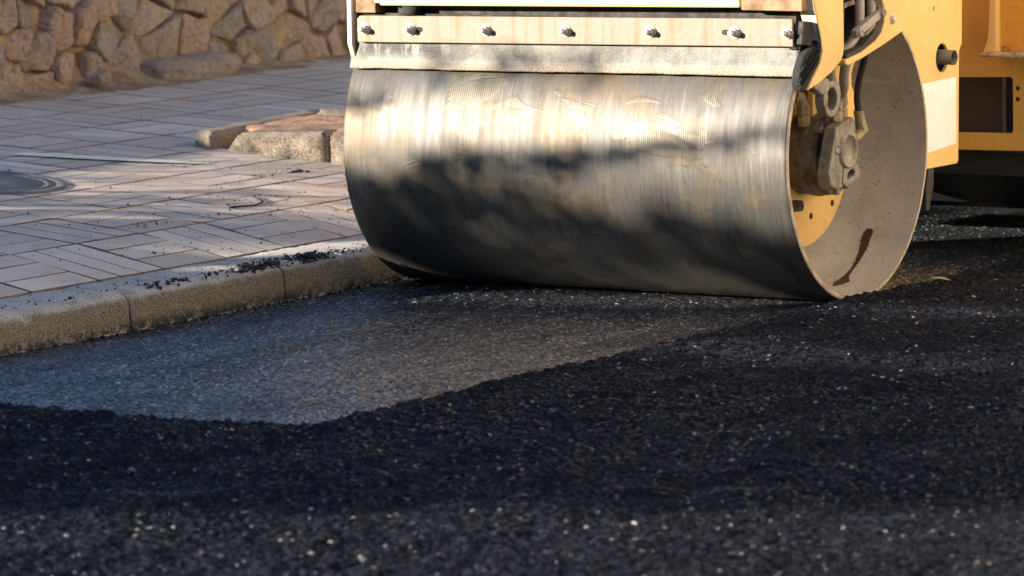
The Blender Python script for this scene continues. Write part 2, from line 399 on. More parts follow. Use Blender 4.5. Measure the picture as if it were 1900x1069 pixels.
def rolled(xs, ys):
    X, Y = np.meshgrid(xs, ys, indexing='ij'); a, b = X.shape
    tl = np.maximum(lumps(X, Y, .0145, 131, .005, .010, .9), lumps(X, Y, .010, 151, .004, .0065, .8))
    Z = np.minimum(tl*.75, .0012+.0030*vnoise(X, Y, 70, 160))-.0022+.004*(vnoise(X, Y, 1.3, 161)-.5)+.0022*(vnoise(X, Y, 5, 162)-.5)
    Z = np.where((np.abs(Y) < .3) & (X > -.86), np.minimum(Z, .0), Z)
    i = (np.arange(a-1)[:, None]*b + np.arange(b-1)[None]).ravel()
    o = np_mesh('rolled_asphalt', np.stack([X, Y, Z], -1).reshape(-1, 3), np.stack([i, i+b, i+b+1, i+1], -1), M_compact, True)
    tag(o, 'freshly rolled smooth black asphalt strip beside the kerb', kind='structure')
rolled(np.arange(-.905, .93, .0056), np.arange(-3.45, 2.7, .0075))
loose_patch('loose_asphalt', np.arange(-.9, 4.3, STEP), np.arange(-6.2, 2.6, STEP), 'loose black asphalt spread ahead of the roller and not yet rolled')

sheet('loose_asphalt', np.arange(-.85, 9, .05), np.arange(-16, -6.15, .05), lambda X, Y: .028+.012*(vnoise(X, Y, 7, 6)-.5)+.012*vnoise(X, Y, 31, 8), M_loose, 'loose black asphalt running on towards the viewer')
sheet('loose_asphalt', np.arange(4.25, 9, .05), np.arange(-6.2, -1.5, .05), lambda X, Y: .028+.012*(vnoise(X, Y, 7, 6)-.5)+.012*vnoise(X, Y, 31, 8), M_loose, 'loose black asphalt far to the right of the roller')

# paving: planks in a herringbone cut into square slabs by continuous wider joints
def build_pavement():
    P = .365; w = P/3; V = []; F = []; T = []; MI = []; r2 = random.Random(3)
    X0, Y0 = -1.168, -1.105-7*.365
    def plank(xa, xb, ya, yb, tone):
        g = .0016; xa += g; xb -= g; ya += g; yb -= g; c = .0028
        tz = [r2.uniform(-.0012, .0012) for _ in range(4)]
        base = len(V)
        for k, (dx, dz) in enumerate(((0, -.03), (0, -.004), (c, 0))):
            for q, (x, y) in enumerate(((xa+dx, ya+dx), (xb-dx, ya+dx), (xb-dx, yb-dx), (xa+dx, yb-dx))):
                V.append((x, y, float(zg(x))+dz+tz[q])); T.append(tone)
        for k in (0, 4):
            for q in range(4):
                p = (q+1) % 4; F.append((base+k+q, base+k+p, base+k+4+p, base+k+4+q)); MI.append(1)
        F.append((base+8, base+9, base+10, base+11)); MI.append(0)
    for a in range(9):                  # rows away from the kerb
        x1 = X0-a*P
        for b in range(32):
            y0 = Y0+b*P
            slab = r2.random()*.35
            cells = {}
            for j in range(3):
                for i in range(3):
                    cells.setdefault(('a', j) if (a+b) % 2 else ('b', i), []).append((i, j))
            for cs in cells.values():
                i0 = min(c[0] for c in cs); i1 = max(c[0] for c in cs)+1; j0 = min(c[1] for c in cs); j1 = max(c[1] for c in cs)+1
                m = .0035
                ya, yb = y0+i0*w, y0+i1*w; xb, xa = x1-j0*w, x1-j1*w
                if i0 == 0: ya += m
                if i1 == 3: yb -= m
                if j0 == 0: xb -= m
                if j1 == 3: xa += m
                if xb-xa < .02: continue
                plank(max(xa, -4.4), xb, ya, yb, min(1, slab+r2.random()*.65))
    n0 = len(V)
    xs = np.array([-4.7, -4.3, -3.5, -2.8, -2.2, -1.85, -1.47, -1.16]); ys = np.array([-30, Y0, Y0+32*P, 60.])
    VV = list(V); TT = list(T); FF = list(F)
    for x in xs:
        for y in ys: VV.append((x, y, float(zg(x))-.0075)); TT.append(.4)
    for i in range(len(xs)-1):
        for j in range(len(ys)-1):
            q = n0+i*len(ys)+j; FF.append((q, q+len(ys), q+len(ys)+1, q+1))
    o = np_mesh('pavement', VV, FF, [M_paver, M_joint], False, colors=TT)
    mi = np.ones(len(FF), np.int32); mi[:len(F)] = MI; o.data.polygons.foreach_set('material_index', mi)
    tag(o, 'grey pavement of small planks sloping down to the kerb', kind='structure')
build_pavement()

# kerb stones
def kerb_mesh(name, y0, y1, seed, gap=.0018, label=None, kind=None, detail=True):
    prof = [(-1.163, -.12), (-1.163, .10), (-1.161, .127), (-1.148, .1305), (-1.10, .1315), (-1.04, .1315), (-.98, .131), (-.945, .1285), (-.922, .1225), (-.907, .112), (-.899, .098), (-.896, .08), (-.8945, .055), (-.893, .03), (-.893, .0), (-.893, -.12)]
    n = max(4, int((y1-y0)/.012)) if detail else 2
    ys = np.linspace(y0+gap, y1-gap, n); V = []; F = []
    for a, y in enumerate(ys):
        e = min(y-y0, y1-y); pull = .0035*math.exp(-(e/.010)) if detail else 0
        for (x, z) in prof:
            d = (noise.noise((x*9+seed, y*9, z*9))*.004+noise.noise((x*40, y*40+seed, z*40))*.003+noise.noise((x*110, y*80+seed, z*110))*.0022) if z > -.1 and detail else 0
            chip = max(0, noise.noise((y*16, seed, 2))-.22)*.022+max(0, noise.noise((y*45, seed, 5))-.2)*.010 if detail and x > -.96 and z > .085 else 0
            V.append((x+d*.6-(pull if x > -.95 else 0)-chip, y, z+(d if z > .1 else 0)-(pull if z > .1 else 0)-chip*.6))
    m = len(prof)
    for a in range(n-1):
        for k in range(m-1): F.append((a*m+k, (a+1)*m+k, (a+1)*m+k+1, a*m+k+1))
    bm = MB(); bm.add(V, F, True); bm.add(V[:m], [tuple(range(m))]); bm.add(V[-m:], [tuple(range(m))[::-1]])
    bmesh.ops.remove_doubles(bm.bm, verts=bm.bm.verts, dist=1e-6)
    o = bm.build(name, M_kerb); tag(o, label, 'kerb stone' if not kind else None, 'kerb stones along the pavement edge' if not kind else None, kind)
    return o
kerb_mesh('kerb_stone', -2.56, -1.68, 1.3, label='grey kerb stone nearest the left edge of the photo')
kerb_mesh('kerb_stone', -1.68, -.80, 4.1, label='kerb stone with the black crumb heap starting on its top edge, in the middle')
kerb_mesh('kerb_stone', -.80, .08, 8.7, label='kerb stone that ends behind the left end of the drum')
kerb_mesh('kerb', .08, 14, 3.3, label='grey kerb running on beyond the roller', kind='structure')
kerb_mesh('kerb', -14, -2.56, 5.3, label='grey kerb running on towards the viewer', kind='structure', detail=False)

# rocks and crumbs
ico_v = None
def ico():
    global ico_v
    if ico_v is None:
        bm = bmesh.new(); bmesh.ops.create_icosphere(bm, subdivisions=1, radius=1)
        ico_v = (np.array([v.co[:] for v in bm.verts]), np.array([[v.index for v in f.verts] for f in bm.faces])); bm.free()
    return ico_v
def crumbs(name, pts, label, mat, kind='stuff'):
    v0, f0 = ico(); V = []; F = []
    for k, (x, y, z, r) in enumerate(pts):
        s = rng.uniform(.6, 1.25, 3)*r; v = v0*s*(1+rng.uniform(-.28, .28, (len(v0), 1)))
        a = rng.uniform(0, 6.28); c, q = math.cos(a), math.sin(a)
        v = np.stack([v[:, 0]*c-v[:, 1]*q, v[:, 0]*q+v[:, 1]*c, v[:, 2]*.8], -1)
        V.append(v+(x, y, z+r*.35)); F.append(f0+k*len(v0))
    o = np_mesh(name, np.concatenate(V), np.concatenate(F), mat, False); tag(o, label, kind=kind); return o
pts = []
for (yc, n, sp) in ((-1.02, 26, .05), (-.93, 90, .05), (-.84, 80, .045), (-.72, 40, .05), (-.62, 80, .04), (-.54, 60, .04), (-.47, 30, .04), (-.36, 14, .03), (-1.5, 24, .035), (-1.37, 22, .04), (-1.93, 8, .03), (-1.15, 14, .06)):
    for _ in range(n):
        y = rng.normal(yc, sp); x = -.935+rng.normal(0, .016); x = min(x, -.905)
        pts.append((x, y, .1305 - max(0, x+.945)*.35, rng.choice([.0025, .004, .006, .0085], p=[.28, .34, .24, .14])))
        if n > 70 and rng.random() < .35: pts.append((x-.005, y, .139, .006))
for _ in range(240):
    y = rng.uniform(-2.6, .1); pts.append((-.95-abs(rng.normal(0, .06)), y, .131, rng.choice([.0015, .0025, .004])))
for _ in range(240):
    y = rng.uniform(-2.5, .05); pts.append((-.889+rng.random()**2*.012, y, .002, rng.uniform(.002, .006)))
crumbs('asphalt_crumbs', pts, 'black asphalt crumbs spilled along the kerb edge', M_crumb)
pts = []
for _ in range(1150):
    x = -1.18-abs(rng.gamma(1.4, .55)); y = rng.uniform(-2.4, 2.6)+(-x-1.2)*.25
    if x < -4.2: continue
    pts.append((x, y, float(zg(x)), rng.choice([.0013, .0022, .0034, .0055], p=[.5, .32, .14, .04])))
for (xc, yc, n, s) in ((-1.62, -.55, 40, .05), (-2.05, .76, 46, .05), (-1.99, .42, 14, .05), (-2.08, .95, 20, .03), (-1.75, .2, 26, .06), (-2.4, .85, 12, .06), (-1.5, .05, 24, .06), (-1.35, -.9, 26, .08)):
    for _ in range(n):
        x = rng.normal(xc, s*.5); y = rng.normal(yc, s*1.6); pts.append((x, y, float(zg(x)), rng.choice([.0012, .002, .0035])))
for _ in range(16): x = rng.normal(-2.02, .012); pts.append((x, rng.uniform(.86, 1.0), float(zg(x)), rng.uniform(.004, .009)))
crumbs('scattered_grit', pts, 'dark grit and pebbles strewn over the paving', M_crumb)

# pale stripe and manhole cover on the paving
V = []; F = []
path = [(-3.02, .53), (-2.80, .62), (-2.62, .71), (-2.48, .79), (-2.36, .85)]
for k, (x, y) in enumerate(path):
    w = .062*(1-.15*abs(k-1)) if k < 4 else .012
    for s in (-1, 1): V.append((x-s*w*.4, y+s*w, float(zg(x))+.0045))
for k in range(len(path)-1): F.append((2*k, 2*k+1, 2*k+3, 2*k+2))
tag(np_mesh('painted_stripe', V, F, M_mark), 'short pale stripe smeared across the paving on the left', kind='structure')
mh = empty('manhole_cover', (-2.60, -.22, float(zg(-2.60)))); mh.rotation_euler = (0, math.atan(.073), 0) ; tag(mh, 'round dark manhole cover set in the paving at the left edge', 'manhole cover')
b = MB(); b.lathe([(-.01, .30), (.006, .30), (.0075, .296), (.0075, .265), (.005, .262)], (0, 0, 0), 'z', 64); f = b.build('cover_frame', M_iron); f.parent = mh
b = MB(); b.lathe([(-.01, .256), (.006, .256), (.0062, .225), (.0045, .222), (.0045, .214), (.0062, .211), (.0062, .0005)], (0, 0, 0), 'z', 64); f = b.build('cover_lid', M_iron); f.parent = mh

# twigs and leaf
def thin(name, p, r, label, cat, mat=M_bark):
    b = MB(); b.tube(p, r, 6); o = b.build(name, mat); tag(o, label, cat); return o
thin('wire', [(-1.66, -.02, zg(-1.66)+.004), (-1.63, .10, zg(-1.63)+.004), (-1.66, .19, zg(-1.66)+.005), (-1.75, .26, zg(-1.75)+.005)], .003, 'thin bent dark wire lying on the paving left of the drum', 'wire', M_black)
lf = MB(); Lp = [(-.06, 0), (-.045, .012), (-.03, .014), (-.01, .03), (.01, .022), (.03, .026), (.045, .012), (.062, .004), (.045, -.010), (.025, -.022), (0, -.020), (-.02, -.026), (-.035, -.010)]
vs = [Vector((x, y, .004*math.cos(x*40)+.12*abs(y))) for x, y in Lp]; lf.add(vs+[v-Vector((0, 0, .0008)) for v in vs], [tuple(range(13)), tuple(range(13, 26))[::-1]]+[(i, (i+1) % 13, 13+(i+1) % 13, 13+i) for i in range(13)])
o = lf.build('fallen_leaf', M_fallen); o.scale = (.62, .62, .62); o.location = (.935, .42, .034); o.rotation_euler = (.12, .1, .5); tag(o, 'pale green fallen leaf on the dark asphalt right of the drum', 'leaf')

# ------------------------------------------------------------------ tree pit edging
def rough_block(name, corners, label, mat, cut=None):
    """a worn block: eight corners (bottom four, top four), subdivided and roughened"""
    bm = bmesh.new(); v = [bm.verts.new(c) for c in corners]
    for f in ((3,2,1,0), (4,5,6,7), (0,1,5,4), (1,2,6,5), (2,3,7,6), (3,0,4,7)): bm.faces.new([v[i] for i in f])
    bmesh.ops.bevel(bm, geom=list(bm.edges), offset=.012, segments=2, affect='EDGES')
    bmesh.ops.subdivide_edges(bm, edges=[e for e in bm.edges if e.calc_length() > .05], cuts=9, use_grid_fill=True)
    bmesh.ops.triangulate(bm, faces=[f for f in bm.faces if len(f.verts) > 4])
    for q in bm.verts:
        n = noise.noise_vector(q.co*7)*.0022+noise.noise_vector(q.co*45)*.0014; q.co += n
    for f in bm.faces: f.smooth = True
    m = MB(); m.bm.free(); m.bm = bm; o = m.build(name, mat); tag(o, label, 'edging stone', 'edging stones of the tree pit'); return o
M_edge = M_edging
rough_block('edging_stone', [(-2.60, 1.25, .24), (-2.098, 1.25, .20), (-2.098, 1.36, .20), (-2.56, 1.36, .24), (-2.505, 1.25, .352), (-2.098, 1.25, .370), (-2.098, 1.36, .372), (-2.49, 1.36, .356)], 'long grey edging stone with a sloping broken left end, facing the road', M_edge)
rough_block('edging_stone', [(-2.082, 1.25, .20), (-1.30, 1.25, .12), (-1.30, 1.36, .12), (-2.082, 1.36, .20), (-2.082, 1.25, .368), (-1.30, 1.25, .39), (-1.30, 1.36, .39), (-2.082, 1.36, .368)], 'edging stone running behind the left end of the drum', M_edge)
rough_block('edging_stone', [(-2.70, 1.235, .24), (-2.615, 1.235, .24), (-2.615, 2.05, .24), (-2.70, 2.05, .24), (-2.70, 1.235, .355), (-2.615, 1.235, .352), (-2.615, 2.05, .375), (-2.70, 2.05, .378)], 'short upright edging stone at the left corner, seen end on', M_edge)
rough_block('edging_stone', [(-2.61, 1.95, .24), (-1.30, 1.95, .12), (-1.30, 2.05, .12), (-2.61, 2.05, .24), (-2.61, 1.95, .385), (-1.30, 1.95, .40), (-1.30, 2.05, .40), (-2.61, 2.05, .385)], 'edging stone at the back of the tree pit beyond the soil', M_edge)
xs = np.linspace(-2.612, -1.3, 60); ys = np.linspace(1.30, 1.95, 32)
Xs, Ys = np.meshgrid(xs, ys, indexing='ij')
soilz = .322+.024*smooth01((Ys-1.36)/.12)+.02*vnoise(Xs, Ys, 9, 3)+.01*vnoise(Xs, Ys, 30, 4)-.05*smooth01((-2.47-Xs)/.1)*smooth01((1.5-Ys)/.15)
i = (np.arange(59)[:, None]*32+np.arange(31)[None]).ravel()
tag(np_mesh('pit_soil', np.stack([Xs, Ys, soilz], -1).reshape(-1, 3), np.stack([i, i+32, i+33, i+1], -1), M_soil, True), 'reddish soil filling the tree pit behind its edging stones', kind='stuff')

# ------------------------------------------------------------------ stone wall
WX = -4.30
wall = empty('stone_wall', (WX, 4, .385)); tag(wall, 'rubble stone wall with earthy mortar at the back of the pavement', 'stone wall')
def clip_poly(p, a, n):      # keep the side of point a away from n
    out = []
    for k in range(len(p)):
        q, r = p[k-1], p[k]; dq = (q[0]-a[0])*n[0]+(q[1]-a[1])*n[1]; dr = (r[0]-a[0])*n[0]+(r[1]-a[1])*n[1]
        if (dq <= 0) != (dr <= 0):
            t = dq/(dq-dr); out.append((q[0]+t*(r[0]-q[0]), q[1]+t*(r[1]-q[1])))
        if dr <= 0: out.append(r)
    return out
def wall_stones():
    r3 = random.Random(21); Y0, Y1, Z0, Z1 = .2, 8.2, .36, .90
    seeds = []
    tries = 0
    while len(seeds) < 150 and tries < 9000:
        tries += 1
        p = (r3.uniform(Y0, Y1), r3.uniform(Z0, Z1)); big = r3.choice([.6, .8, 1, 1.15, 1.35])
        if 2.95 < p[0] < 3.65 and p[1] < .52: continue
        if all(((p[0]-q[0])/1.35)**2+(p[1]-q[1])**2 > (.122*(big+q[2])/2)**2 for q in seeds): seeds.append((*p, big))
    V = []; F = []; T = []
    for a, s in enumerate(seeds):
        poly = [(Y0-.2, Z0-.03), (Y1+.2, Z0-.03), (Y1+.2, Z1+.02), (Y0-.2, Z1+.02)]
        for b, q in enumerate(seeds):
            if b == a or abs(q[0]-s[0]) > 1.2: continue
            t = .5+.08*(s[2]-q[2])
            mid = (s[0]+(q[0]-s[0])*t, s[1]+(q[1]-s[1])*t)
            sk = r3.uniform(-.25, .25); n = (q[0]-s[0], (q[1]-s[1])); 
            poly = clip_poly(poly, mid, (n[0]/1.35, n[1]))
            if len(poly) < 3: break
        if len(poly) < 3: continue
        cy = sum(p[0] for p in poly)/len(poly); cz = sum(p[1] for p in poly)/len(poly)
        # round the corners a little and resample
        pts = []
        for k in range(len(poly)):
            p, q = poly[k], poly[(k+1) % len(poly)]
            for t in (.06, .36, .64, .94): pts.append((p[0]+(q[0]-p[0])*t, p[1]+(q[1]-p[1])*t))
        gap = r3.uniform(.003, .011); rad = [math.hypot(p[0]-cy, p[1]-cz) for p in pts]
        pts = [(cy+(p[0]-cy)*(1-gap/max(.03, r)), cz+(p[1]-cz)*(1-gap/max(.03, r))) for p, r in zip(pts, rad)]
        depth = r3.uniform(.015, .055); ty, tz = r3.uniform(-.6, .6), r3.uniform(-.6, .45); tone = r3.random(); n = len(pts)
        fy, fz, fk = r3.uniform(-.05, .05), r3.uniform(-.04, .04), r3.uniform(.3, 1.0)
        base = len(V)
        for lv, (f, x) in enumerate(((1, -.09), (1.0, -.01), (.975, .55), (.93, .86), (.82, 1.0), (.62, 1.02), (.40, 1.04), (.18, 1.04))):
            for (y, z) in pts:
                yy, zz = cy+(y-cy)*f, cz+(z-cz)*f
                d = depth*x if x > 0 else x
                if x > 0:
                    d += (yy-cy)*ty*.4+(zz-cz)*tz*.5
                    d -= max(0, (yy-cy-fy)*fk*.35*(1 if fy > 0 else -1))
                    pv = Vector((yy*1.0, zz*1.0, a*3.7)); d += noise.noise(pv*5)*.026+noise.noise(pv*13)*.014+noise.noise(pv*36)*.006
                dn = noise.noise(Vector((yy*11, zz*11, a)))*.016
                V.append((WX+d, yy+dn, zz+dn)); T.append(tone)
        for lv in range(7):
            for k in range(n):
                p = (k+1) % n; F.append((base+lv*n+k, base+lv*n+p, base+(lv+1)*n+p, base+(lv+1)*n+k))
        c = len(V); V.append((WX+depth*1.04+noise.noise(Vector((cy*5, cz*5, a*18.5)))*.02, cy, cz)); T.append(tone)
        for k in range(n): F.append((base+7*n+k, base+7*n+(k+1) % n, c, c))
    me = bpy.data.meshes.new('stones'); off = parent_loc(wall)
    me.from_pydata([tuple(Vector(v)-off) for v in V], [], [f if f[2] != f[3] else f[:3] for f in F])
    at = me.attributes.new('tone', 'FLOAT', 'POINT'); at.data.foreach_set('value', np.array(T, np.float32))
    for p in me.polygons: p.use_smooth = True
    me.materials.append(M_stone); o = bpy.data.objects.new('rubble_stones', me); link(o, wall)
wall_stones()
ys = np.concatenate([np.arange(-18, 0, .5), np.arange(0, 8.4, .035), np.arange(8.5, 42, .5)]); zs = np.arange(.30, .901, .035)
Yg, Zg = np.meshgrid(ys, zs, indexing='ij')
Xg = WX - .006 + .03*(vnoise(Yg, Zg, 7, 8)-.5) + .016*(vnoise(Yg, Zg, 24, 9)-.5) + .05*np.exp(-(Zg-.385)/.03)*(Zg > .37)+.04*(Zg <= .37)
nz_ = len(zs); i = (np.arange(len(ys)-1)[:, None]*nz_+np.arange(nz_-1)[None]).ravel()
Vw = np.stack([Xg, Yg, Zg], -1).reshape(-1, 3); Fw = np.stack([i, i+nz_, i+nz_+1, i+1], -1)
# top and back of the wall
nv = len(Vw); top = np.stack([np.full(len(ys), WX-.45), ys, np.full(len(ys), .90)], -1); bot = top*1.; bot[:, 2] = .2
Vw = np.concatenate([Vw, top, bot]); k = np.arange(len(ys)-1)
Fw = np.concatenate([Fw, np.stack([k*nz_+nz_-1, (k+1)*nz_+nz_-1, nv+k+1, nv+k], -1), np.stack([nv+k, nv+k+1, nv+len(ys)+k+1, nv+len(ys)+k], -1)])
np_mesh('mortar_bed', Vw, Fw, M_mortar, True, wall)
sheet('terrace', np.linspace(-60, WX-.44, 30), np.linspace(-60, 80, 40), lambda X, Y: .84+0*X, M_dirt, 'dry raised ground behind the stone wall')
# earth washed against the foot of the wall
xs = np.linspace(WX-.05, WX+.62, 34); ys = np.linspace(.5, 6.5, 220); Xs, Ys = np.meshgrid(xs, ys, indexing='ij')
hz = zg(Xs)+.07*np.exp(-(Xs-WX)/.07)*(.45+.9*vnoise(Xs, Ys, 2.2, 71))*smooth01((4.4-Ys)/1.5)+.012*vnoise(Xs, Ys, 16, 72)*np.exp(-(Xs-WX)/.25)-.004-.05*smooth01((Xs-WX-.14-.22*vnoise(Xs, Ys, 1.7, 73))/.3)
i = (np.arange(33)[:, None]*220+np.arange(219)[None]).ravel()
tag(np_mesh('wall_foot_earth', np.stack([Xs, Ys, hz], -1).reshape(-1, 3), np.stack([i, i+220, i+221, i+1], -1), M_mortar, True), 'brown earth washed out along the foot of the stone wall', kind='stuff')
def boulder(name, c, s, rot, label, seed, tone=.1):
    bm = bmesh.new(); bmesh.ops.create_icosphere(bm, subdivisions=4, radius=1)
    for v in bm.verts:
        p = v.co.copy(); p = Vector([math.copysign(abs(q)**.62, q) for q in p])
        p *= 1+.16*noise.noise(v.co*1.6+Vector((seed, 0, 0)))+.05*noise.noise(v.co*5+Vector((0, seed, 0)))
        v.co = Vector((p.x*s[0], p.y*s[1], p.z*s[2]))
    for f in bm.faces: f.smooth = True
    m = MB(); m.bm.free(); m.bm = bm; o = m.build(name, M_stone); o.location = c; o.rotation_euler = rot
    a = o.data.attributes.new('tone', 'FLOAT', 'POINT'); a.data.foreach_set('value', np.full(len(o.data.vertices), tone, np.float32)); tag(o, label, 'stone'); return o
boulder('loose_stone', (WX+.10, 3.33, .418), (.11, .29, .052), (.03, .12, -.06), 'long pale stone lying at the foot of the rubble wall', 3.1, .5)
boulder('loose_stone', (WX+.14, 2.62, .425), (.035, .06, .022), (.1, .1, .3), 'small tan stone on the earth left of the long pale stone', 9.7, .45)

# ------------------------------------------------------------------ the road roller
roller = empty('road_roller', (0, 0, 0)); tag(roller, 'yellow road roller with a wide steel drum rolling fresh asphalt beside the kerb', 'road roller')
C0 = (0, 0, RD)
# drum shell with its rims
N = 240
prof = [(-W2, .483), (-W2, .494), (-W2+.0025, .4985), (-W2+.010, .5)] + [(-W2+.01+(2*W2-.02)*k/24, .5) for k in range(1, 24)] + [(W2-.010, .5), (W2-.0025, .4985), (W2, .494), (W2, .483)]
V = []; UV = []; F = []; m = len(prof)
for k in range(N+1):
    a = 2*math.pi*k/N+1.2
    for (x, r) in prof:
        rr = r
        if abs(abs(x)-W2) < .004: rr += noise.noise(Vector((math.cos(a)*14, math.sin(a)*14, x)))*.0016
        V.append((x, rr*math.cos(a), RD+rr*math.sin(a))); UV.append((x, a*RD))
for k in range(N):
    for j in range(m-1): F.append((k*m+j, (k+1)*m+j, (k+1)*m+j+1, k*m+j+1))
drum = np_mesh('drum', V, F, [M_drum, M_rim], True, roller, uv=UV)
mi = np.zeros(len(F), np.int32); mi.reshape(N, m-1)[:, :2] = 1; mi.reshape(N, m-1)[:, -2:] = 1; drum.data.polygons.foreach_set('material_index', mi)
b = MB(); b.lathe([(W2-.0004, .483), (W2-.02, .4822), (.50, .482), (.50, .16)], C0, 'x', 160); b.build('drum_inside', M_inner, drum)
b = MB(); b.lathe([(-W2+.0005, .483), (-.50, .482), (-.50, .01)], C0, 'x', 96); b.build('drum_inside', M_inner, drum)
disc = MB(); disc.lathe([(.615, .325), (.640, .330), (.645, .326), (.645, .02)], C0, 'x', 128); disc = disc.build('drum_disc', M_yel, drum)
for (y, z) in ((-.075, .245), (.05, .27), (.20, .30), (-.2, .28), (.29, .48), (.24, .66)):
    b = MB(); b.lathe([(.6455, .0005), (.6462, .011), (.640, .012)], (0, y, z), 'x', 16); b.build('bolt_hole', M_dark, disc)
b = MB(); b.lathe([(.645, .0005), (.672, .020), (.645, .022)], (0, -.065, .315), 'x', 6, smooth=False); b.build('drain_plug', M_hub, disc)
# oil streak run down inside the drum
st = [(0.684, -39.0), (0.699, -38.6), (0.712, -40.3), (0.711, -45.1), (0.715, -47.0), (0.713, -53.4), (0.71, -62.4), (0.713, -67.0), (0.735, -71.5), (0.722, -74.1), (0.693, -77.3), (0.682, -72.2), (0.693, -67.2), (0.698, -61.7), (0.697, -57.6), (0.69, -51.8), (0.683, -47.2), (0.678, -44.7), (0.676, -41.1)]
bm = MB(); rows = []
for k in range(110):
    a = -38.7-38.4*k/109
    xs_ = []
    for q in range(len(st)):
        p, r = st[q-1], st[q]
        if (p[1]-a)*(r[1]-a) <= 0 and p[1] != r[1]: xs_.append(p[0]+(r[0]-p[0])*(a-p[1])/(r[1]-p[1]))
    lo, hi = (min(xs_), max(xs_)) if len(xs_) >= 2 else (.69, .692)
    j1, j2 = noise.noise((a*1.9, 1, 0))*.006+noise.noise((a*.7, 4, 0))*.005, noise.noise((a*1.7, 9, 3))*.006; lo += j1; hi = max(hi+j2, lo+.002)
    t = R(a); rows += [(lo+(hi-lo)*s, .4805*math.cos(t), RD+.4805*math.sin(t)) for s in (0, .33, .67, 1)]
bm.add(rows, [(4*k+j, 4*k+j+1, 4*k+j+5, 4*k+j+4) for k in range(109) for j in range(3)], True)
bm.build('oil_streak', M_stain, drum)

# hub motor
HC = (0, .0, .485)
hub = MB(); hub.lathe([(.645, .136), (.690, .137), (.694, .141), (.716, .141), (.720, .137), (.742, .137), (.745, .134), (.762, .134), (.766, .129)], HC, 'x', 72)
hub.lathe([(.766, .131), (.766, .088), (.785, .084), (.800, .072), (.806, .058), (.806, .001)], HC, 'x', 72)
hub = hub.build('hub_motor', M_hub, roller, bevel=.002)
b = MB(); cz, cy = .482, .005     # front casting: a tall rounded block with a round recess
out = [(-.124, .584), (-.01, .612), (.004, .604), (.012, .545), (.010, .452), (-.03, .447), (-.086, .42), (-.078, .386), (-.12, .378), (-.165, .394), (-.178, .435), (-.160, .49), (-.140, .54)]
b.prism(out, None, 0, .79, .838); b.build('motor_cover', M_hub_light, hub, bevel=.007, seg=3)
b = MB(); b.lathe([(.836, .061), (.848, .057), (.849, .050), (.8395, .0465), (.8392, .0005)], (0, -.052, .503), 'x', 48); b.build('cover_cap', M_hub_light, hub)
b = MB(); c2 = (.845, .085, .415)  # lifting lug with a square eye
def frame_prism(mb, outer, inner, lo, hi):
    n = len(outer); V = [(lo, *p) for p in outer]+[(lo, *p) for p in inner]+[(hi, *p) for p in outer]+[(hi, *p) for p in inner]; F = []
    for k in range(n):
        q = (k+1) % n; F += [(k, q, n+q, n+k), (2*n+q, 2*n+k, 3*n+k, 3*n+q), (q, k, 2*n+k, 2*n+q), (n+k, n+q, 3*n+q, 3*n+k)]
    mb.add(V, F)
frame_prism(b, [(-.092, .40), (-.072, .384), (.024, .408), (.034, .424), (.018, .447), (.006, .458), (-.04, .452), (-.082, .446)], [(-.062, .412), (-.055, .408), (-.012, .418), (-.005, .425), (-.012, .434), (-.022, .441), (-.045, .436), (-.058, .428)], .80, .843)
b.build('lifting_lug', M_hub_light, hub, bevel=.005, seg=3)
for (y, z) in ((-.112, .575), (-.118, .47), (-.085, .385), (-.005, .360), (.06, .375)):
    b = MB(); b.lathe([(.760, .0005), (.7815, .0005), (.7815, .007), (.778, .011), (.760, .011)][::-1], (0, y, z), 'x', 6, smooth=False); b.build('hub_bolt', M_hub_light, hub)
b = MB(); b.lathe([(.838, .020), (.8425, .017), (.8425, .011), (.839, .009), (.839, .0005)], (.0, -.122, .515), 'x', 24); b.build('port_plug', M_hub_light, hub)
def hexfit(name, p0, p1, r, mat, n=6):
    b = MB(); p0, p1 = Vector(p0), Vector(p1); d = p1-p0
    b.tube([p0, p0+d*.44, p0+d*.46, p0+d*.54, p0+d*.56, p1], [r, r, r*.8, r*.8, r*1.05, r*1.05], n, smooth=False); return b.build(name, mat, hub, bevel=.002)
hexfit('hose_fitting', (.80, -.060, .600), (.80, -.062, .665), .024, M_fit)
hexfit('hose_fitting', (.77, .040, .605), (.77, .035, .672), .022, M_fit)
hexfit('hose_fitting', (.70, -.09, .585), (.70, -.10, .655), .022, M_fit)
b = MB(); b.tube([(.70, -.10, .65), (.70, -.12, .68), (.70, -.16, .69)], [.019, .021, .018], 10); b.build('elbow_fitting', M_fit, hub)

# yellow arm on the open side: a plate with rolled edges carrying the pipes
AX = .92
arm = MB()
front = [(-.442, 1.12), (-.222, 1.12), (-.220, .86), (-.226, .832), (-.242, .812), (-.30, .782), (-.40, .748), (-.470, .733), (-.440, .765), (-.385, .812), (-.368, .850), (-.378, .90), (-.405, .96), (-.425, 1.02)]
arm.prism(front, None, 0, AX-.055, AX)
arm = arm.build('drum_arm', M_yel, roller, bevel=.006, seg=3)
b = MB(); b.prism([(-.4425, 1.11), (-.4265, 1.02), (-.4065, .96), (-.3795, .90), (-.3695, .85), (-.3785, .90), (-.40, .945), (-.425, .99), (-.455, 1.11)], None, 0, AX-.054, AX-.002); b.build('worn_edge', M_cream, arm)
b = MB(); b.prism([(-.351, .846), (-.344, .808), (-.378, .766), (-.449, .737), (-.498, .731), (-.516, .758), (-.503, .802), (-.474, .843), (-.430, .866), (-.37, .88)], None, 0, .880, .911); b.build('rubber_seal', M_black, arm, bevel=.008, seg=3)
b = MB()
for k in range(26):
    t = k/25; y = -.36-.13*t; z = .835-.09*t
    for j in range(5): b.tube([(.905-.004*j, y-.004, z+.012+.012*j), (.917, y-.03-.006*(j % 2), z-.006+.012*j)], .0026, 5)
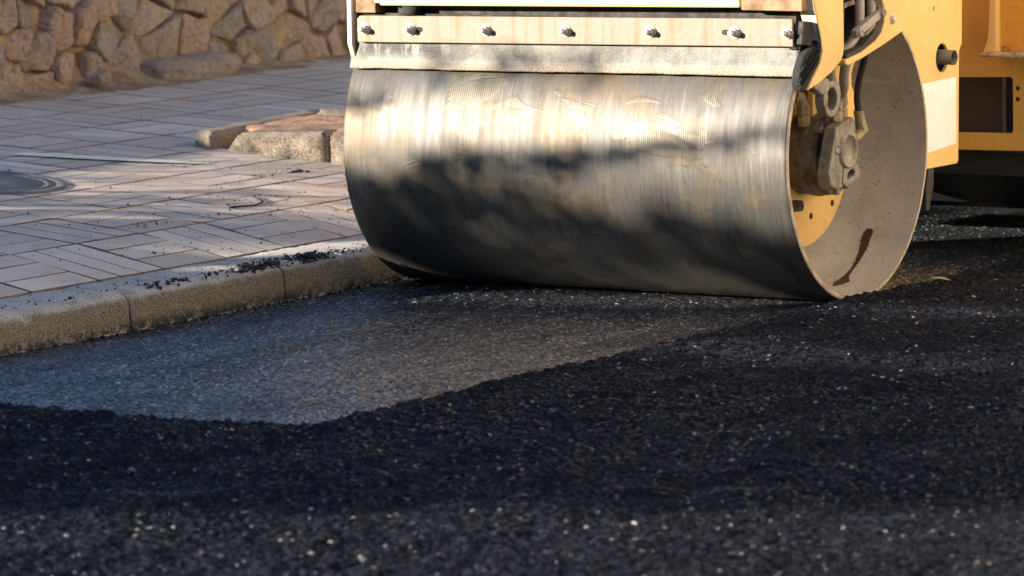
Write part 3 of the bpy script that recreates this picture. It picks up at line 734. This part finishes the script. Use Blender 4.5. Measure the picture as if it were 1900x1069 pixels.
b.build('brush_bristles', M_black, arm)
rear = [(-.01, 1.12), (.215, 1.12), (.216, .93), (.205, .902), (.180, .878), (.06, .846), (-.09, .812), (-.195, .794), (-.214, .80), (-.214, .815), (-.10, .832), (.0, .862), (.04, .885), (.062, .92), (.064, .96), (.045, 1.0), (.005, 1.06)]
b = MB(); b.prism(rear, None, 0, AX-.05, AX); rearo = b.build('arm_cheek', M_yel, arm, bevel=.005, seg=3)
b = MB(); b.prism([(-.012, 1.11), (.004, 1.06), (.044, 1.0), (.063, .96), (.061, .92), (.039, .886), (-.001, .863), (-.10, .8335), (-.20, .8165), (-.20, .83), (-.09, .85), (-.02, .885), (.02, .925), (.022, .96), (-.03, 1.03), (-.06, 1.11)], None, 0, AX-.14, AX-.003); b.build('cheek_lip', M_grey, rearo, bevel=.002)
b = MB(); b.lathe([(AX-.002, .013), (AX+.008, .012), (AX+.011, .007), (AX+.011, .0005)], (0, .118, .928), 'x', 6, smooth=False); b.lathe([(AX-.001, .019), (AX+.002, .019), (AX+.002, .001)], (0, .118, .928), 'x', 20); b.build('cheek_bolt', M_bolt, rearo)
b = MB(); b.prism([(-.40, 1.13), (.20, 1.13), (.20, .90), (.03, .862), (-.20, .83), (-.38, .86)], None, 0, AX-.19, AX-.16); b.build('arm_web', M_dark, arm)
# hanger plate going down inside the drum
b = MB(); hg = [(.165, .79), (.30, .83), (.27, .80), (.235, .765), (.215, .735), (.215, .695), (.232, .672), (.262, .668), (.272, .64), (.264, .59), (.10, .50), (-.06, .60), (-.06, .74), (.05, .79)]
b.prism(hg, None, 0, .695, .715); hanger = b.build('hanger_plate', M_yel, roller, bevel=.002)
b = MB(); b.lathe([(.7152, .0005), (.7158, .008), (.71, .0085)], (0, .255, .632), 'x', 14); b.build('plate_hole', M_dark, hanger)
# tie-down ring
b = MB(); cy, cz = -.205, .685
ring = []
for k in range(36):
    a = 2*math.pi*k/36; ring.append((cy+.056*math.cos(a), cz+.060*math.sin(a)))
n = 36; V = []; F = []
for lo in (.83, .866):
    for rr in (1, .62):
        for (y, z) in ring: V.append((lo, cy+(y-cy)*rr, cz+(z-cz)*rr))
for k in range(n):
    q = (k+1) % n; F += [(k, q, n+q, n+k), (2*n+q, 2*n+k, 3*n+k, 3*n+q), (q, k, 2*n+k, 2*n+q), (n+k, n+q, 3*n+q, 3*n+k)]
b.add(V, F, False); b.prism([(-.262, .70), (-.355, .742), (-.33, .752), (-.225, .755), (-.215, .742)], None, 0, .832, .864); b.build('tie_down_ring', M_hub_light, arm, bevel=.005, seg=2)
# pipes, clamp and black hose
def curve(pts, n=8):
    P = [Vector(p) for p in pts]; P = [2*P[0]-P[1]]+P+[2*P[-1]-P[-2]]; out = []
    for k in range(1, len(P)-2):
        for j in range(n):
            t = j/n; a, b_, c, d = P[k-1], P[k], P[k+1], P[k+2]
            out.append(.5*((2*b_)+(c-a)*t+(2*a-5*b_+4*c-d)*t*t+(3*b_-a-3*c+d)*t**3))
    out.append(P[-2]); return out
b = MB(); b.tube(curve([(.895, -.068, 1.12), (.895, -.066, .95), (.89, -.07, .90), (.875, -.105, .855), (.85, -.16, .815), (.83, -.15, .76), (.815, -.09, .71), (.80, -.062, .66)]), .0165, 12); b.build('hydraulic_pipe', M_pipe, arm)
b = MB(); b.tube(curve([(.90, .0, 1.12), (.90, .004, .95), (.895, .0, .90), (.88, -.03, .86), (.86, -.08, .815), (.83, -.055, .75), (.80, -.0, .71), (.77, .036, .67)]), .0165, 12); b.build('hydraulic_pipe', M_pipe, arm)
b = MB(); b.tube(curve([(.86, -.15, 1.12), (.86, -.145, .98), (.855, -.14, .9)]), .02, 10); b.build('hydraulic_pipe', M_dark, arm)
b = MB(); b.tube(curve([(.86, .05, 1.0), (.86, .05, .88), (.83, .09, .80), (.80, .105, .72), (.79, .110, .66), (.79, .125, .60)]), .0115, 10); hose = b.build('black_hose', M_black, arm)
b = MB(); b.tube([(.79, .118, .622), (.79, .132, .582)], .018, 8); b.tube([(.79, .132, .585), (.79, .145, .55)], [.018, .022], 8, smooth=False); b.tube([(.79, .148, .556), (.79, .11, .533), (.79, .06, .53)], .017, 8); b.build('hose_end', M_fit, hose)
M_c = Matrix.Translation((.915, -.055, .925)) @ Matrix.Rotation(R(19), 4, 'X')
b = MB(); b.box(-.008, .016, -.10, .10, -.014, .014, M=M_c); clamp = b.build('pipe_clamp', M_pipe, arm, bevel=.004)
for y in (-.082, .086):
    b = MB(); p = M_c @ Vector((.016, y, 0)); b.lathe([(-.004, .014), (.008, .014), (.008, .008), (.004, .006), (.004, .0005)], p, 'x', 14); b.build('clamp_screw', M_pipe, clamp)

# scraper: bolted bar over a dirty strip that rubs on the drum
TB = Matrix.Translation((.03, -.462, .9065)) @ Matrix.Rotation(-math.atan(.0125), 4, 'Y')
def local_obj(mb, name, mat, M, parent, **kw):
    """shapes given in the frame of M; keeps object coordinates along the bar"""
    o = mb.build(name, mat, None, **kw); o.parent = parent; o.matrix_local = Matrix.Translation(-parent_loc(parent)) @ M; return o
b = MB(); hw = .836
b.prism([(-hw, -.0445), (hw, -.0445), (hw, .0445), (hw-.02, .0455), (-hw+.012, .0455), (-hw, .035)], None, 1, -.007, .006)
bar = local_obj(b, 'scraper_bar', M_bar, TB, roller, bevel=.0025)
bx = (-.803, -.621, -.322, -.013, .309, .624, .816)
for k, x in enumerate(bx):
    b = MB(); tl = random.uniform(0, 6.28)
    Mx = Matrix.Translation((x, -.007, 0)) @ Matrix.Rotation(tl, 4, 'Y')
    b.lathe([(0, .021), (-.003, .021), (-.0035, .020), (-.0035, .001)], (0, 0, 0), 'y', 28)
    b.lathe([(-.003, .0155), (-.0165, .0155), (-.018, .014), (-.018, .001)], (0, 0, 0), 'y', 6, smooth=False)
    b.lathe([(-.017, .0095), (-.034, .0095), (-.036, .008), (-.036, .0005)], (0, 0, 0), 'y', 14)
    bmesh.ops.transform(b.bm, matrix=Mx, verts=b.bm.verts)
    o = b.build('bolt', M_bolt, None); o.parent = bar
for x0, x1 in ((-.612, -.573), (.575, .616)):
    b = MB(); pts_ = [(x0+.009+.009*math.cos(a), .009*math.sin(a)) for a in np.linspace(math.pi/2, 1.5*math.pi, 9)]+[(x1-.009+.009*math.cos(a), .009*math.sin(a)) for a in np.linspace(-math.pi/2, math.pi/2, 9)]
    b.prism(pts_, None, 1, -.0078, -.0066); o = b.build('bolt_slot', M_dark, None); o.parent = bar
TS = Matrix.Translation((.015, -.444, .813)) @ Matrix.Rotation(-math.atan(.009), 4, 'Y')
V = []; F = []; nx = 120
pr = [(-.004, .052), (-.0045, .03), (-.004, .0), (-.005, -.02), (-.008, -.032), (-.011, -.040), (-.009, -.0445), (.004, -.043), (.007, -.03), (.004, .0), (.004, .052)]
for a in range(nx+1):
    x = -.863+1.726*a/nx; sag = .004*noise.noise(Vector((x*2.2, 3, 0)))+.0016*noise.noise(Vector((x*14, 0, 5)))
    for (y, z) in pr: V.append((x, y+sag*.5-.012*max(0, (abs(x)-.8))*0, z+sag*max(0, -z/.044)*.9))
m = len(pr)
for a in range(nx):
    for k in range(m-1): F.append((a*m+k, a*m+k+1, (a+1)*m+k+1, (a+1)*m+k))
b = MB(); b.add(V, F, True); b.add(V[:m], [tuple(range(m))]); b.add(V[-m:], [tuple(range(m))[::-1]]); bmesh.ops.remove_doubles(b.bm, verts=b.bm.verts, dist=1e-6)
strip = local_obj(b, 'scraper_strip', M_blade, TS, roller)
b = MB(); b.box(.845, .875, -.46, -.38, .862, .945); b.prism([(-.47, .88), (-.40, .87), (-.40, .95), (-.455, .955)], None, 0, .878, .90); b.build('scraper_bracket', M_dark, roller, bevel=.004)
# what carries the scraper, and the frame above the drum
b = MB(); b.box(-.84, .84, -.435, -.425, .862, .95); b.box(-.84, .84, -.40, -.37, .87, 1.25); b.build('scraper_backing', M_dark, roller)
fr = MB(); Mt = Matrix.Translation((0, 0, .986)) @ Matrix.Rotation(-math.atan(.0128), 4, 'Y')
fr.box(-.712, .676, -.475, -.405, .0, .24, M=Mt); frame = fr.build('front_frame', M_yel_lit, roller, bevel=.008, seg=3)
b = MB(); b.box(.677, .90, -.468, -.40, .9865, 1.22); b.build('frame_gusset', M_rust, frame, bevel=.003)
b = MB(); b.box(-.815, -.735, -.462, -.40, .951, 1.2); b.build('side_bracket', M_rust, frame, bevel=.003)
b = MB(); b.box(-.735, -.714, -.47, -.40, .985, 1.2); b.build('corner_bracket', M_cream, frame, bevel=.004)
b = MB(); b.lathe([(.944, .0005), (.944, .032), (.976, .036), (.976, .0005)], (-.60, -.44, 0), 'z', 20); b.build('rubber_mount', M_black, frame)
b = MB(); b.prism([(-.47, .845), (-.45, .80), (-.39, .80), (-.39, 1.2), (-.47, 1.2)], None, 0, -.846, -.828); b.build('side_plate', M_cream, frame, bevel=.004)
b = MB(); b.box(-.84, .86, -.40, .42, 1.075, 1.26); b.build('frame_cover', M_yel, frame, bevel=.01)

# side plate of the front frame just behind the drum, with the exhaust stub
def holed(mb, outer, hole, lo, hi, M):
    bm2 = bmesh.new(); vo = [bm2.verts.new((p[0], lo, p[1])) for p in outer]; vh = [bm2.verts.new((p[0], lo, p[1])) for p in hole]
    es = [bm2.edges.new((vo[k], vo[(k+1) % len(vo)])) for k in range(len(vo))]+[bm2.edges.new((vh[k], vh[(k+1) % len(vh)])) for k in range(len(vh))]
    bmesh.ops.triangle_fill(bm2, edges=es, use_beauty=True)
    e = bmesh.ops.extrude_face_region(bm2, geom=list(bm2.faces)); 
    for v in [g for g in e['geom'] if isinstance(g, bmesh.types.BMVert)]: v.co.y = hi
    bm2.transform(M); mb.bm.free(); mb.bm = bm2
PXX = .840
Mp = Matrix(((0, -1, 0, PXX), (1, 0, 0, 0), (0, 0, 1, 0), (0, 0, 0, 1)))      # (y, -outwards, z)
arc = [(.512*math.cos(R(a)), .5+.512*math.sin(R(a))) for a in range(-12, 68, 4)]
pl = [(.60, .393), (.742, .393), (.752, .403), (.762, .775), (.768, .785), (.783, .80), (.786, .95), (.786, 1.45), (.20, 1.45)]+arc[::-1]
hole = [(.634+.046*math.cos(a), .762+.049*math.sin(a)) for a in np.linspace(0, 2*math.pi, 33)[:-1]]
b = MB(); holed(b, pl, hole, 0, .012, Mp); plate = b.build('frame_side_plate', M_yel_lit, roller, bevel=.0015)
b = MB(); b.box(.28, PXX-.012, .745, .765, .40, 1.4); b.box(.28, PXX-.013, .53, .745, .405, .415); b.build('frame_wall', M_yel, plate)
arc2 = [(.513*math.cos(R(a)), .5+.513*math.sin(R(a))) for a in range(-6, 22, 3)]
b = MB(); b.prism([(.733, .462), (.736, .690)]+arc2[::-1], None, 0, PXX-.0005, PXX+.0015); b.build('painted_glare_patch', M_glare, plate)  # patch of reflected window light, painted as a thin white sheet
b = MB(); b.lathe([(PXX-.0122, .052), (PXX-.06, .052), (PXX-.06, .0005)], (0, .634, .762), 'x', 24); b.build('exhaust_recess', M_dark, plate)
def cup(mb, p0, d, L, r0, r1, n=28):
    u = Vector((0, 0, 1)); w = d.cross(u); V = []
    for (s, r) in ((0, r1), (L, r1), (L, r0), (.01, r0)):
        for k in range(n):
            a = 2*math.pi*k/n; V.append(p0+d*s+u*r*math.sin(a)+w*r*math.cos(a))
    F = [(j*n+k, j*n+(k+1) % n, (j+1)*n+(k+1) % n, (j+1)*n+k) for j in range(3) for k in range(n)]; mb.add(V, F, True); mb.add(V[-n:], [tuple(range(n))])
b = MB(); cup(b, Vector((PXX-.05, .632, .766)), Vector((1, -.02, -.02)).normalized(), .098, .0225, .0255); ep = b.build('exhaust_pipe', M_hub, plate)
b = MB(); b.lathe([(PXX+.030, .0222), (PXX+.030, .0005)], (0, .632, .764), 'x', 24); b.build('pipe_bore', M_dark, ep)
b = MB(); b.tube([(PXX-.002, .575, .935), (PXX+.006, .575, .935)], .008, 10); b.build('plate_screw', M_bolt, plate)

# rear half: side plate with a window, tank face, rear drum
rear_b = empty('rear_body', (0, 1.3, 0)); rear_b.parent = roller; 
b = MB(); win = [(.42, .446), (.795, .453), (.803, .461), (.803, .643), (.795, .651), (.42, .640)]
bm2 = bmesh.new()
outer = [(.30, .385), (1.30, .399), (1.30, 1.5), (.30, 1.5)]
bm2.free(); holed(b, outer, win, 1.25, 1.275, Matrix.Identity(4)); body = b.build('body_plate', M_yel_deep, rear_b, bevel=.002)
for z in (.612, .574):
    b = MB(); b.lathe([(1.2495, .0005), (1.249, .0075), (1.2505, .0085)], (.822, 0, z), 'y', 16); b.build('plate_hole', M_dark, body)
b = MB(); b.box(.40, .724, 1.33, 1.36, .40, .70); b.build('inner_panel', M_grey, rear_b, bevel=.004)
b = MB(); b.box(.30, 1.30, 1.60, 1.62, .40, 1.4); b.box(-.88, 1.29, 1.28, 3.4, .30, .384); b.build('chassis', M_dark, rear_b)
b = MB(); bp_ = [(.752, .738), (.770, .78), (.776, .90), (.778, 1.5), (1.30, 1.5), (1.30, .738)]
b.prism([(.808, .748), (1.28, .748), (1.28, 1.5), (.808, 1.5)], None, 1, 1.135, 1.25); tank = b.build('tank_face', paint('speckled tank paint', (.70, .36, .05), fade=(.62, .33, .06), speck=.40, amount=.4, big=True), rear_b, bevel=.004)
b = MB(); b.prism([(.756, .742), (.775, .79), (.784, .90), (.786, 1.5), (.812, 1.5), (.812, .742)], None, 1, 1.105, 1.25); b.build('tank_flange', M_yel, tank, bevel=.005)
b = MB(); V = []
b.prism([(.752, .733), (1.29, .728), (1.29, .748), (.80, .750), (.76, .745)], None, 1, 1.075, 1.25); b.build('rusty_lip', metal('flaking lip', (.58, .42, .28), .8, 0, (.06, .04, .03), .9, 34, .6), tank, bevel=.006)
b = MB(); b.box(-.9, 1.3, 1.63, 3.4, .60, 1.6); b.build('engine_housing', M_yel_deep, rear_b, bevel=.02)
b = MB(); b.lathe([(-.8, .01), (-.8, .45), (-.79, .46), (.83, .46), (.84, .45), (.84, .01)], (0, 2.95, .46), 'x', 96); b.build('rear_drum', M_dark, roller)
b = MB(); b.prism([(.515, .25), (.535, .25), (.572, .34), (.572, .415), (.54, .42), (.515, .33)], None, 0, .20, .838); b.build('rear_scraper', M_grey, roller, bevel=.003)

# ------------------------------------------------------------------ sun, unseen leaf screen added and cut to shape the shade
EL = R(13.0); HX, HY = .65, .76; hn = math.hypot(HX, HY); HX /= hn; HY /= hn
TE = math.tan(EL)
sun_dir = Vector((HX*math.cos(EL), HY*math.cos(EL), -math.sin(EL)))
def shade_uv(x, y, z): return HY*x-HX*y, z+TE*(HX*x+HY*y)      # where the ray through a point crosses the light's own plane
def hedge_point(u, v, x):                                       # back to the world at distance x from the wall
    y = (HY*x-u)/HX; return y, v-TE*(HX*x+HY*y)
SLITS = [((-1.4, .43), (-.8, .43), .07), ((-.66, -.06), (-.44, -.115), .04), ((-.10, -.15), (.56, .055), .04), ((.95, .10), (1.40, .21), .022), ((1.62, -.085), (2.55, .07), .020)]  # gaps cut through the leaves where strips of sun should land
def seg_d(p, a, b):
    dx, dy = b[0]-a[0], b[1]-a[1]; t = max(0, min(1, ((p[0]-a[0])*dx+(p[1]-a[1])*dy)/(dx*dx+dy*dy))); return math.hypot(p[0]-a[0]-t*dx, p[1]-a[1]-t*dy)
def top_line(u):
    return float(np.interp(u, [-4, -1.2, -.92, -.78, -.6, -.3, .1, .5, .9, 1.3, 2, 6], [1.1, 1.1, 1.0, .30, .22, .21, .28, .25, .29, .32, .38, .4]))
def low_line(u): return -.46+(u-4.44)*.55
shade_hedge = empty('shade_hedge', (-5.7, -8, .84)); tag(shade_hedge, 'unseen leaf screen added on the raised ground behind the stone wall, cut to shape the shade', 'shade_hedge')
r5 = random.Random(5); V = []; F = []
def leaf(p, L):
    d = Vector((r5.gauss(0, 1), r5.gauss(0, 1), r5.gauss(0, .6))).normalized(); s = d.orthogonal(); s = (Matrix.Rotation(r5.uniform(0, 6.28), 3, d) @ s).normalized()
    n = len(V); p = Vector(p); off = parent_loc(shade_hedge); p -= off
    V.extend([p-d*L, p-s*L*.45+d*L*.1, p+d*L, p+s*L*.45+d*L*.1]); F.append((n, n+1, n+2, n+3))
def try_leaf(u, v, x, L):
    y, z = hedge_point(u, v, x)
    if z < .8: return
    if -1.75 < u < -1.0 and v > -.12 and not (u > -1.45 and v > .5) and r5.random() > .46+.5*noise.noise(Vector((u*2.6, v*7, 4.2)))*(1 if u > -1.9 else .15): return
    for a, b_, w in SLITS:
        if seg_d((u, v), a, b_) < w+L*.7: return
    if u > 3.4 and v < low_line(u)+.03: return
    leaf((x, y, z), L)
for _ in range(46000):
    u = r5.uniform(-4.2, 6.2); t = top_line(u)
    v = r5.uniform(-.95, t); 
    if v > t-.10 and r5.random() < ((v-t+.10)/.10)*.8: continue
    if u < -1.7 and v > -.12:
        for q in range(r5.choice((2, 3))): try_leaf(u+r5.gauss(0, .05), v+r5.gauss(0, .05), -5.7+r5.gauss(0, .25), r5.uniform(.014, .022))
        continue
    try_leaf(u, v, -5.7+r5.gauss(0, .22), r5.uniform(.035, .06))
# extra leaf sprays placed to cast shadow bands on the drum
for (a, b_, n, w) in (((-.10, .27), (.40, .40), 150, .03), ((.35, .39), (1.02, .66), 170, .018), ((-.50, .45), (-.2, .44), 70, .03), ((.50, .27), (.95, .27), 70, .03), ((-.1, .62), (.4, .74), 50, .03)):
    for _ in range(n):
        s = r5.random(); try_leaf(a[0]+(b_[0]-a[0])*s, a[1]+(b_[1]-a[1])*s+r5.gauss(0, w), -5.6+r5.gauss(0, .1), r5.uniform(.03, .05))
me = bpy.data.meshes.new('shade_hedge_leaves'); me.from_pydata(V, [], F); me.materials.append(M_leaf); link(bpy.data.objects.new('shade_hedge_leaves', me), shade_hedge)
for k in range(40):
    u = -4+10*k/39; y, _ = hedge_point(u, 0, -5.7); b = MB()
    b.tube([(-5.7, y, .8), (-5.72, y+.03, 1.05), (-5.68, y-.02, 1.42 if u < 3.4 else 1.3)], [.02, .016, .008], 6)
    b.build('stem', M_bark, shade_hedge)

# ------------------------------------------------------------------ out of view: house added to bounce warm light, woods added to darken reflections
M_plaster = flat('bounce plaster', (.84, .74, .58), .9); M_roof = flat('roof tiles', (.35, .14, .08), .85); M_glass = flat('window glass', (.03, .035, .04), .1); M_frame = flat('white window frame', (.75, .74, .70), .5)
house = empty('bounce_house', (3.2, 5, 0)); tag(house, 'unseen cream house with a tiled roof, added right of the road roller to bounce light', 'house')  # unseen, added to bounce warm light onto the roller's right side
b = MB(); b.box(3.2, 11, -1.4, 13, -.1, 5.6); b.build('house_wall', M_plaster, house)
b = MB(); b.prism([(2.9, 5.62), (11.3, 5.62), (7.1, 8.0)], None, 1, -1.7, 13.3); b.build('house_roof', M_roof, house)
for y in (.9, 4.6, 8.3, 11.2):
    b = MB(); b.box(3.15, 3.198, y-.52, y+.52, 3.3, 4.7); f = b.build('house_window', M_frame, house)
    b = MB(); b.box(3.14, 3.149, y-.44, y+.44, 3.38, 4.62); b.build('window_pane', M_glass, f)
b = MB(); b.box(3.15, 3.198, 6.1, 7.1, .0, 2.15); d_ = b.build('house_door', M_bark, house)
b = MB(); b.tube([(3.14, 6.2, 1.05), (3.11, 6.2, 1.05), (3.11, 6.3, 1.05)], .012, 8); b.build('door_handle', M_bolt, d_)
V = []; F = []; r6 = random.Random(9)  # unseen woods, placed to darken reflections and hold back horizon glow
for _ in range(11000):
    s = r6.random(); x = -9.5+17*s+r6.gauss(0, .9); y = 13+20*s+r6.gauss(0, .9); z = 1.0+8.5*r6.random()**.9
    if z > 6.5+2.2*math.sin(s*17)+1.2*math.sin(s*41+1): continue
    if _ % 5 < 2:
        x = -40+31*s+r6.gauss(0, 1); y = 30-14*s+r6.gauss(0, 1); z = 1+(5-3.4*s)*r6.random()
    p = Vector((x, y, z)); d = Vector((r6.gauss(0, 1), r6.gauss(0, 1), r6.gauss(0, 1))).normalized(); q = d.orthogonal().normalized(); L = r6.uniform(.18, .34); n = len(V)
    V.extend([p-d*L, p-q*L*.6, p+d*L, p+q*L*.6]); F.append((n, n+1, n+2, n+3))
for _ in range(9000):
    a = R(r6.uniform(-175, -8)); dd = r6.gauss(27, 1.2); p = Vector((dd*math.cos(a), dd*math.sin(a), 0)); deg = math.degrees(a)
    top = 9.5+1.5*math.sin(deg*.21)+math.sin(deg*.53) if deg > -108 else (3.6 if deg > -150 else 7)
    p.z = .3+top*r6.random(); d = Vector((r6.gauss(0, 1), r6.gauss(0, 1), r6.gauss(0, 1))).normalized(); q = d.orthogonal().normalized(); L = r6.uniform(.2, .38); n = len(V)
    V.extend([p-d*L, p-q*L*.6, p+d*L, p+q*L*.6]); F.append((n, n+1, n+2, n+3))
me = bpy.data.meshes.new('screen_wood'); me.from_pydata(V, [], F); me.materials.append(mat_leaf('dark wood leaf', (.018, .034, .012), (.03, .046, .016))); tag(link(bpy.data.objects.new('screen_wood', me)), 'unseen dark leafy woods added round the road to darken reflections and block low sky', kind='stuff')

# ------------------------------------------------------------------ light, sky, camera
su = bpy.data.lights.new('sun', 'SUN'); su.energy = 5.0; su.angle = R(.5); su.color = (1.0, .86, .69)
so = bpy.data.objects.new('sun', su); link(so); so.rotation_euler = sun_dir.to_track_quat('-Z', 'Y').to_euler(); so.location = (-10, -12, 9)
w = bpy.data.worlds.new('World'); sc.world = w; w.use_nodes = True
sky = w.node_tree.nodes.new('ShaderNodeTexSky'); sky.sky_type = 'NISHITA'; sky.sun_disc = False
sky.sun_elevation = EL; sky.sun_rotation = math.atan2(-HX, -HY); sky.air_density = 1.0; sky.dust_density = .1; sky.ozone_density = 4
bg = w.node_tree.nodes['Background']; bg.inputs['Strength'].default_value = .068; w.node_tree.links.new(sky.outputs[0], bg.inputs[0])
cam = bpy.data.cameras.new('camera'); co = bpy.data.objects.new('camera', cam); link(co); sc.camera = co
r_ = Vector((.85081963, .52521443, -.01599222)); u_ = Vector((-.04697308, .1063364, .99322007)); w_ = Vector((-.52335407, .84429993, -.11514404))
M4 = Matrix(((r_.x, u_.x, -w_.x, 8.6596), (r_.y, u_.y, -w_.y, -14.7738), (r_.z, u_.z, -w_.z, 1.995), (0, 0, 0, 1))); co.matrix_world = M4
cam.sensor_width = 36; cam.lens = 9432.3/1900*36; cam.clip_end = 4000; cam.clip_start = .1
cam.dof.use_dof = True; cam.dof.focus_distance = 16.6; cam.dof.aperture_fstop = 5.2
vs_ = sc.view_settings; vs_.view_transform = 'Standard'; vs_.look = 'None'; vs_.exposure = 1.86; vs_.gamma = 1
sc.cycles.max_bounces = 6
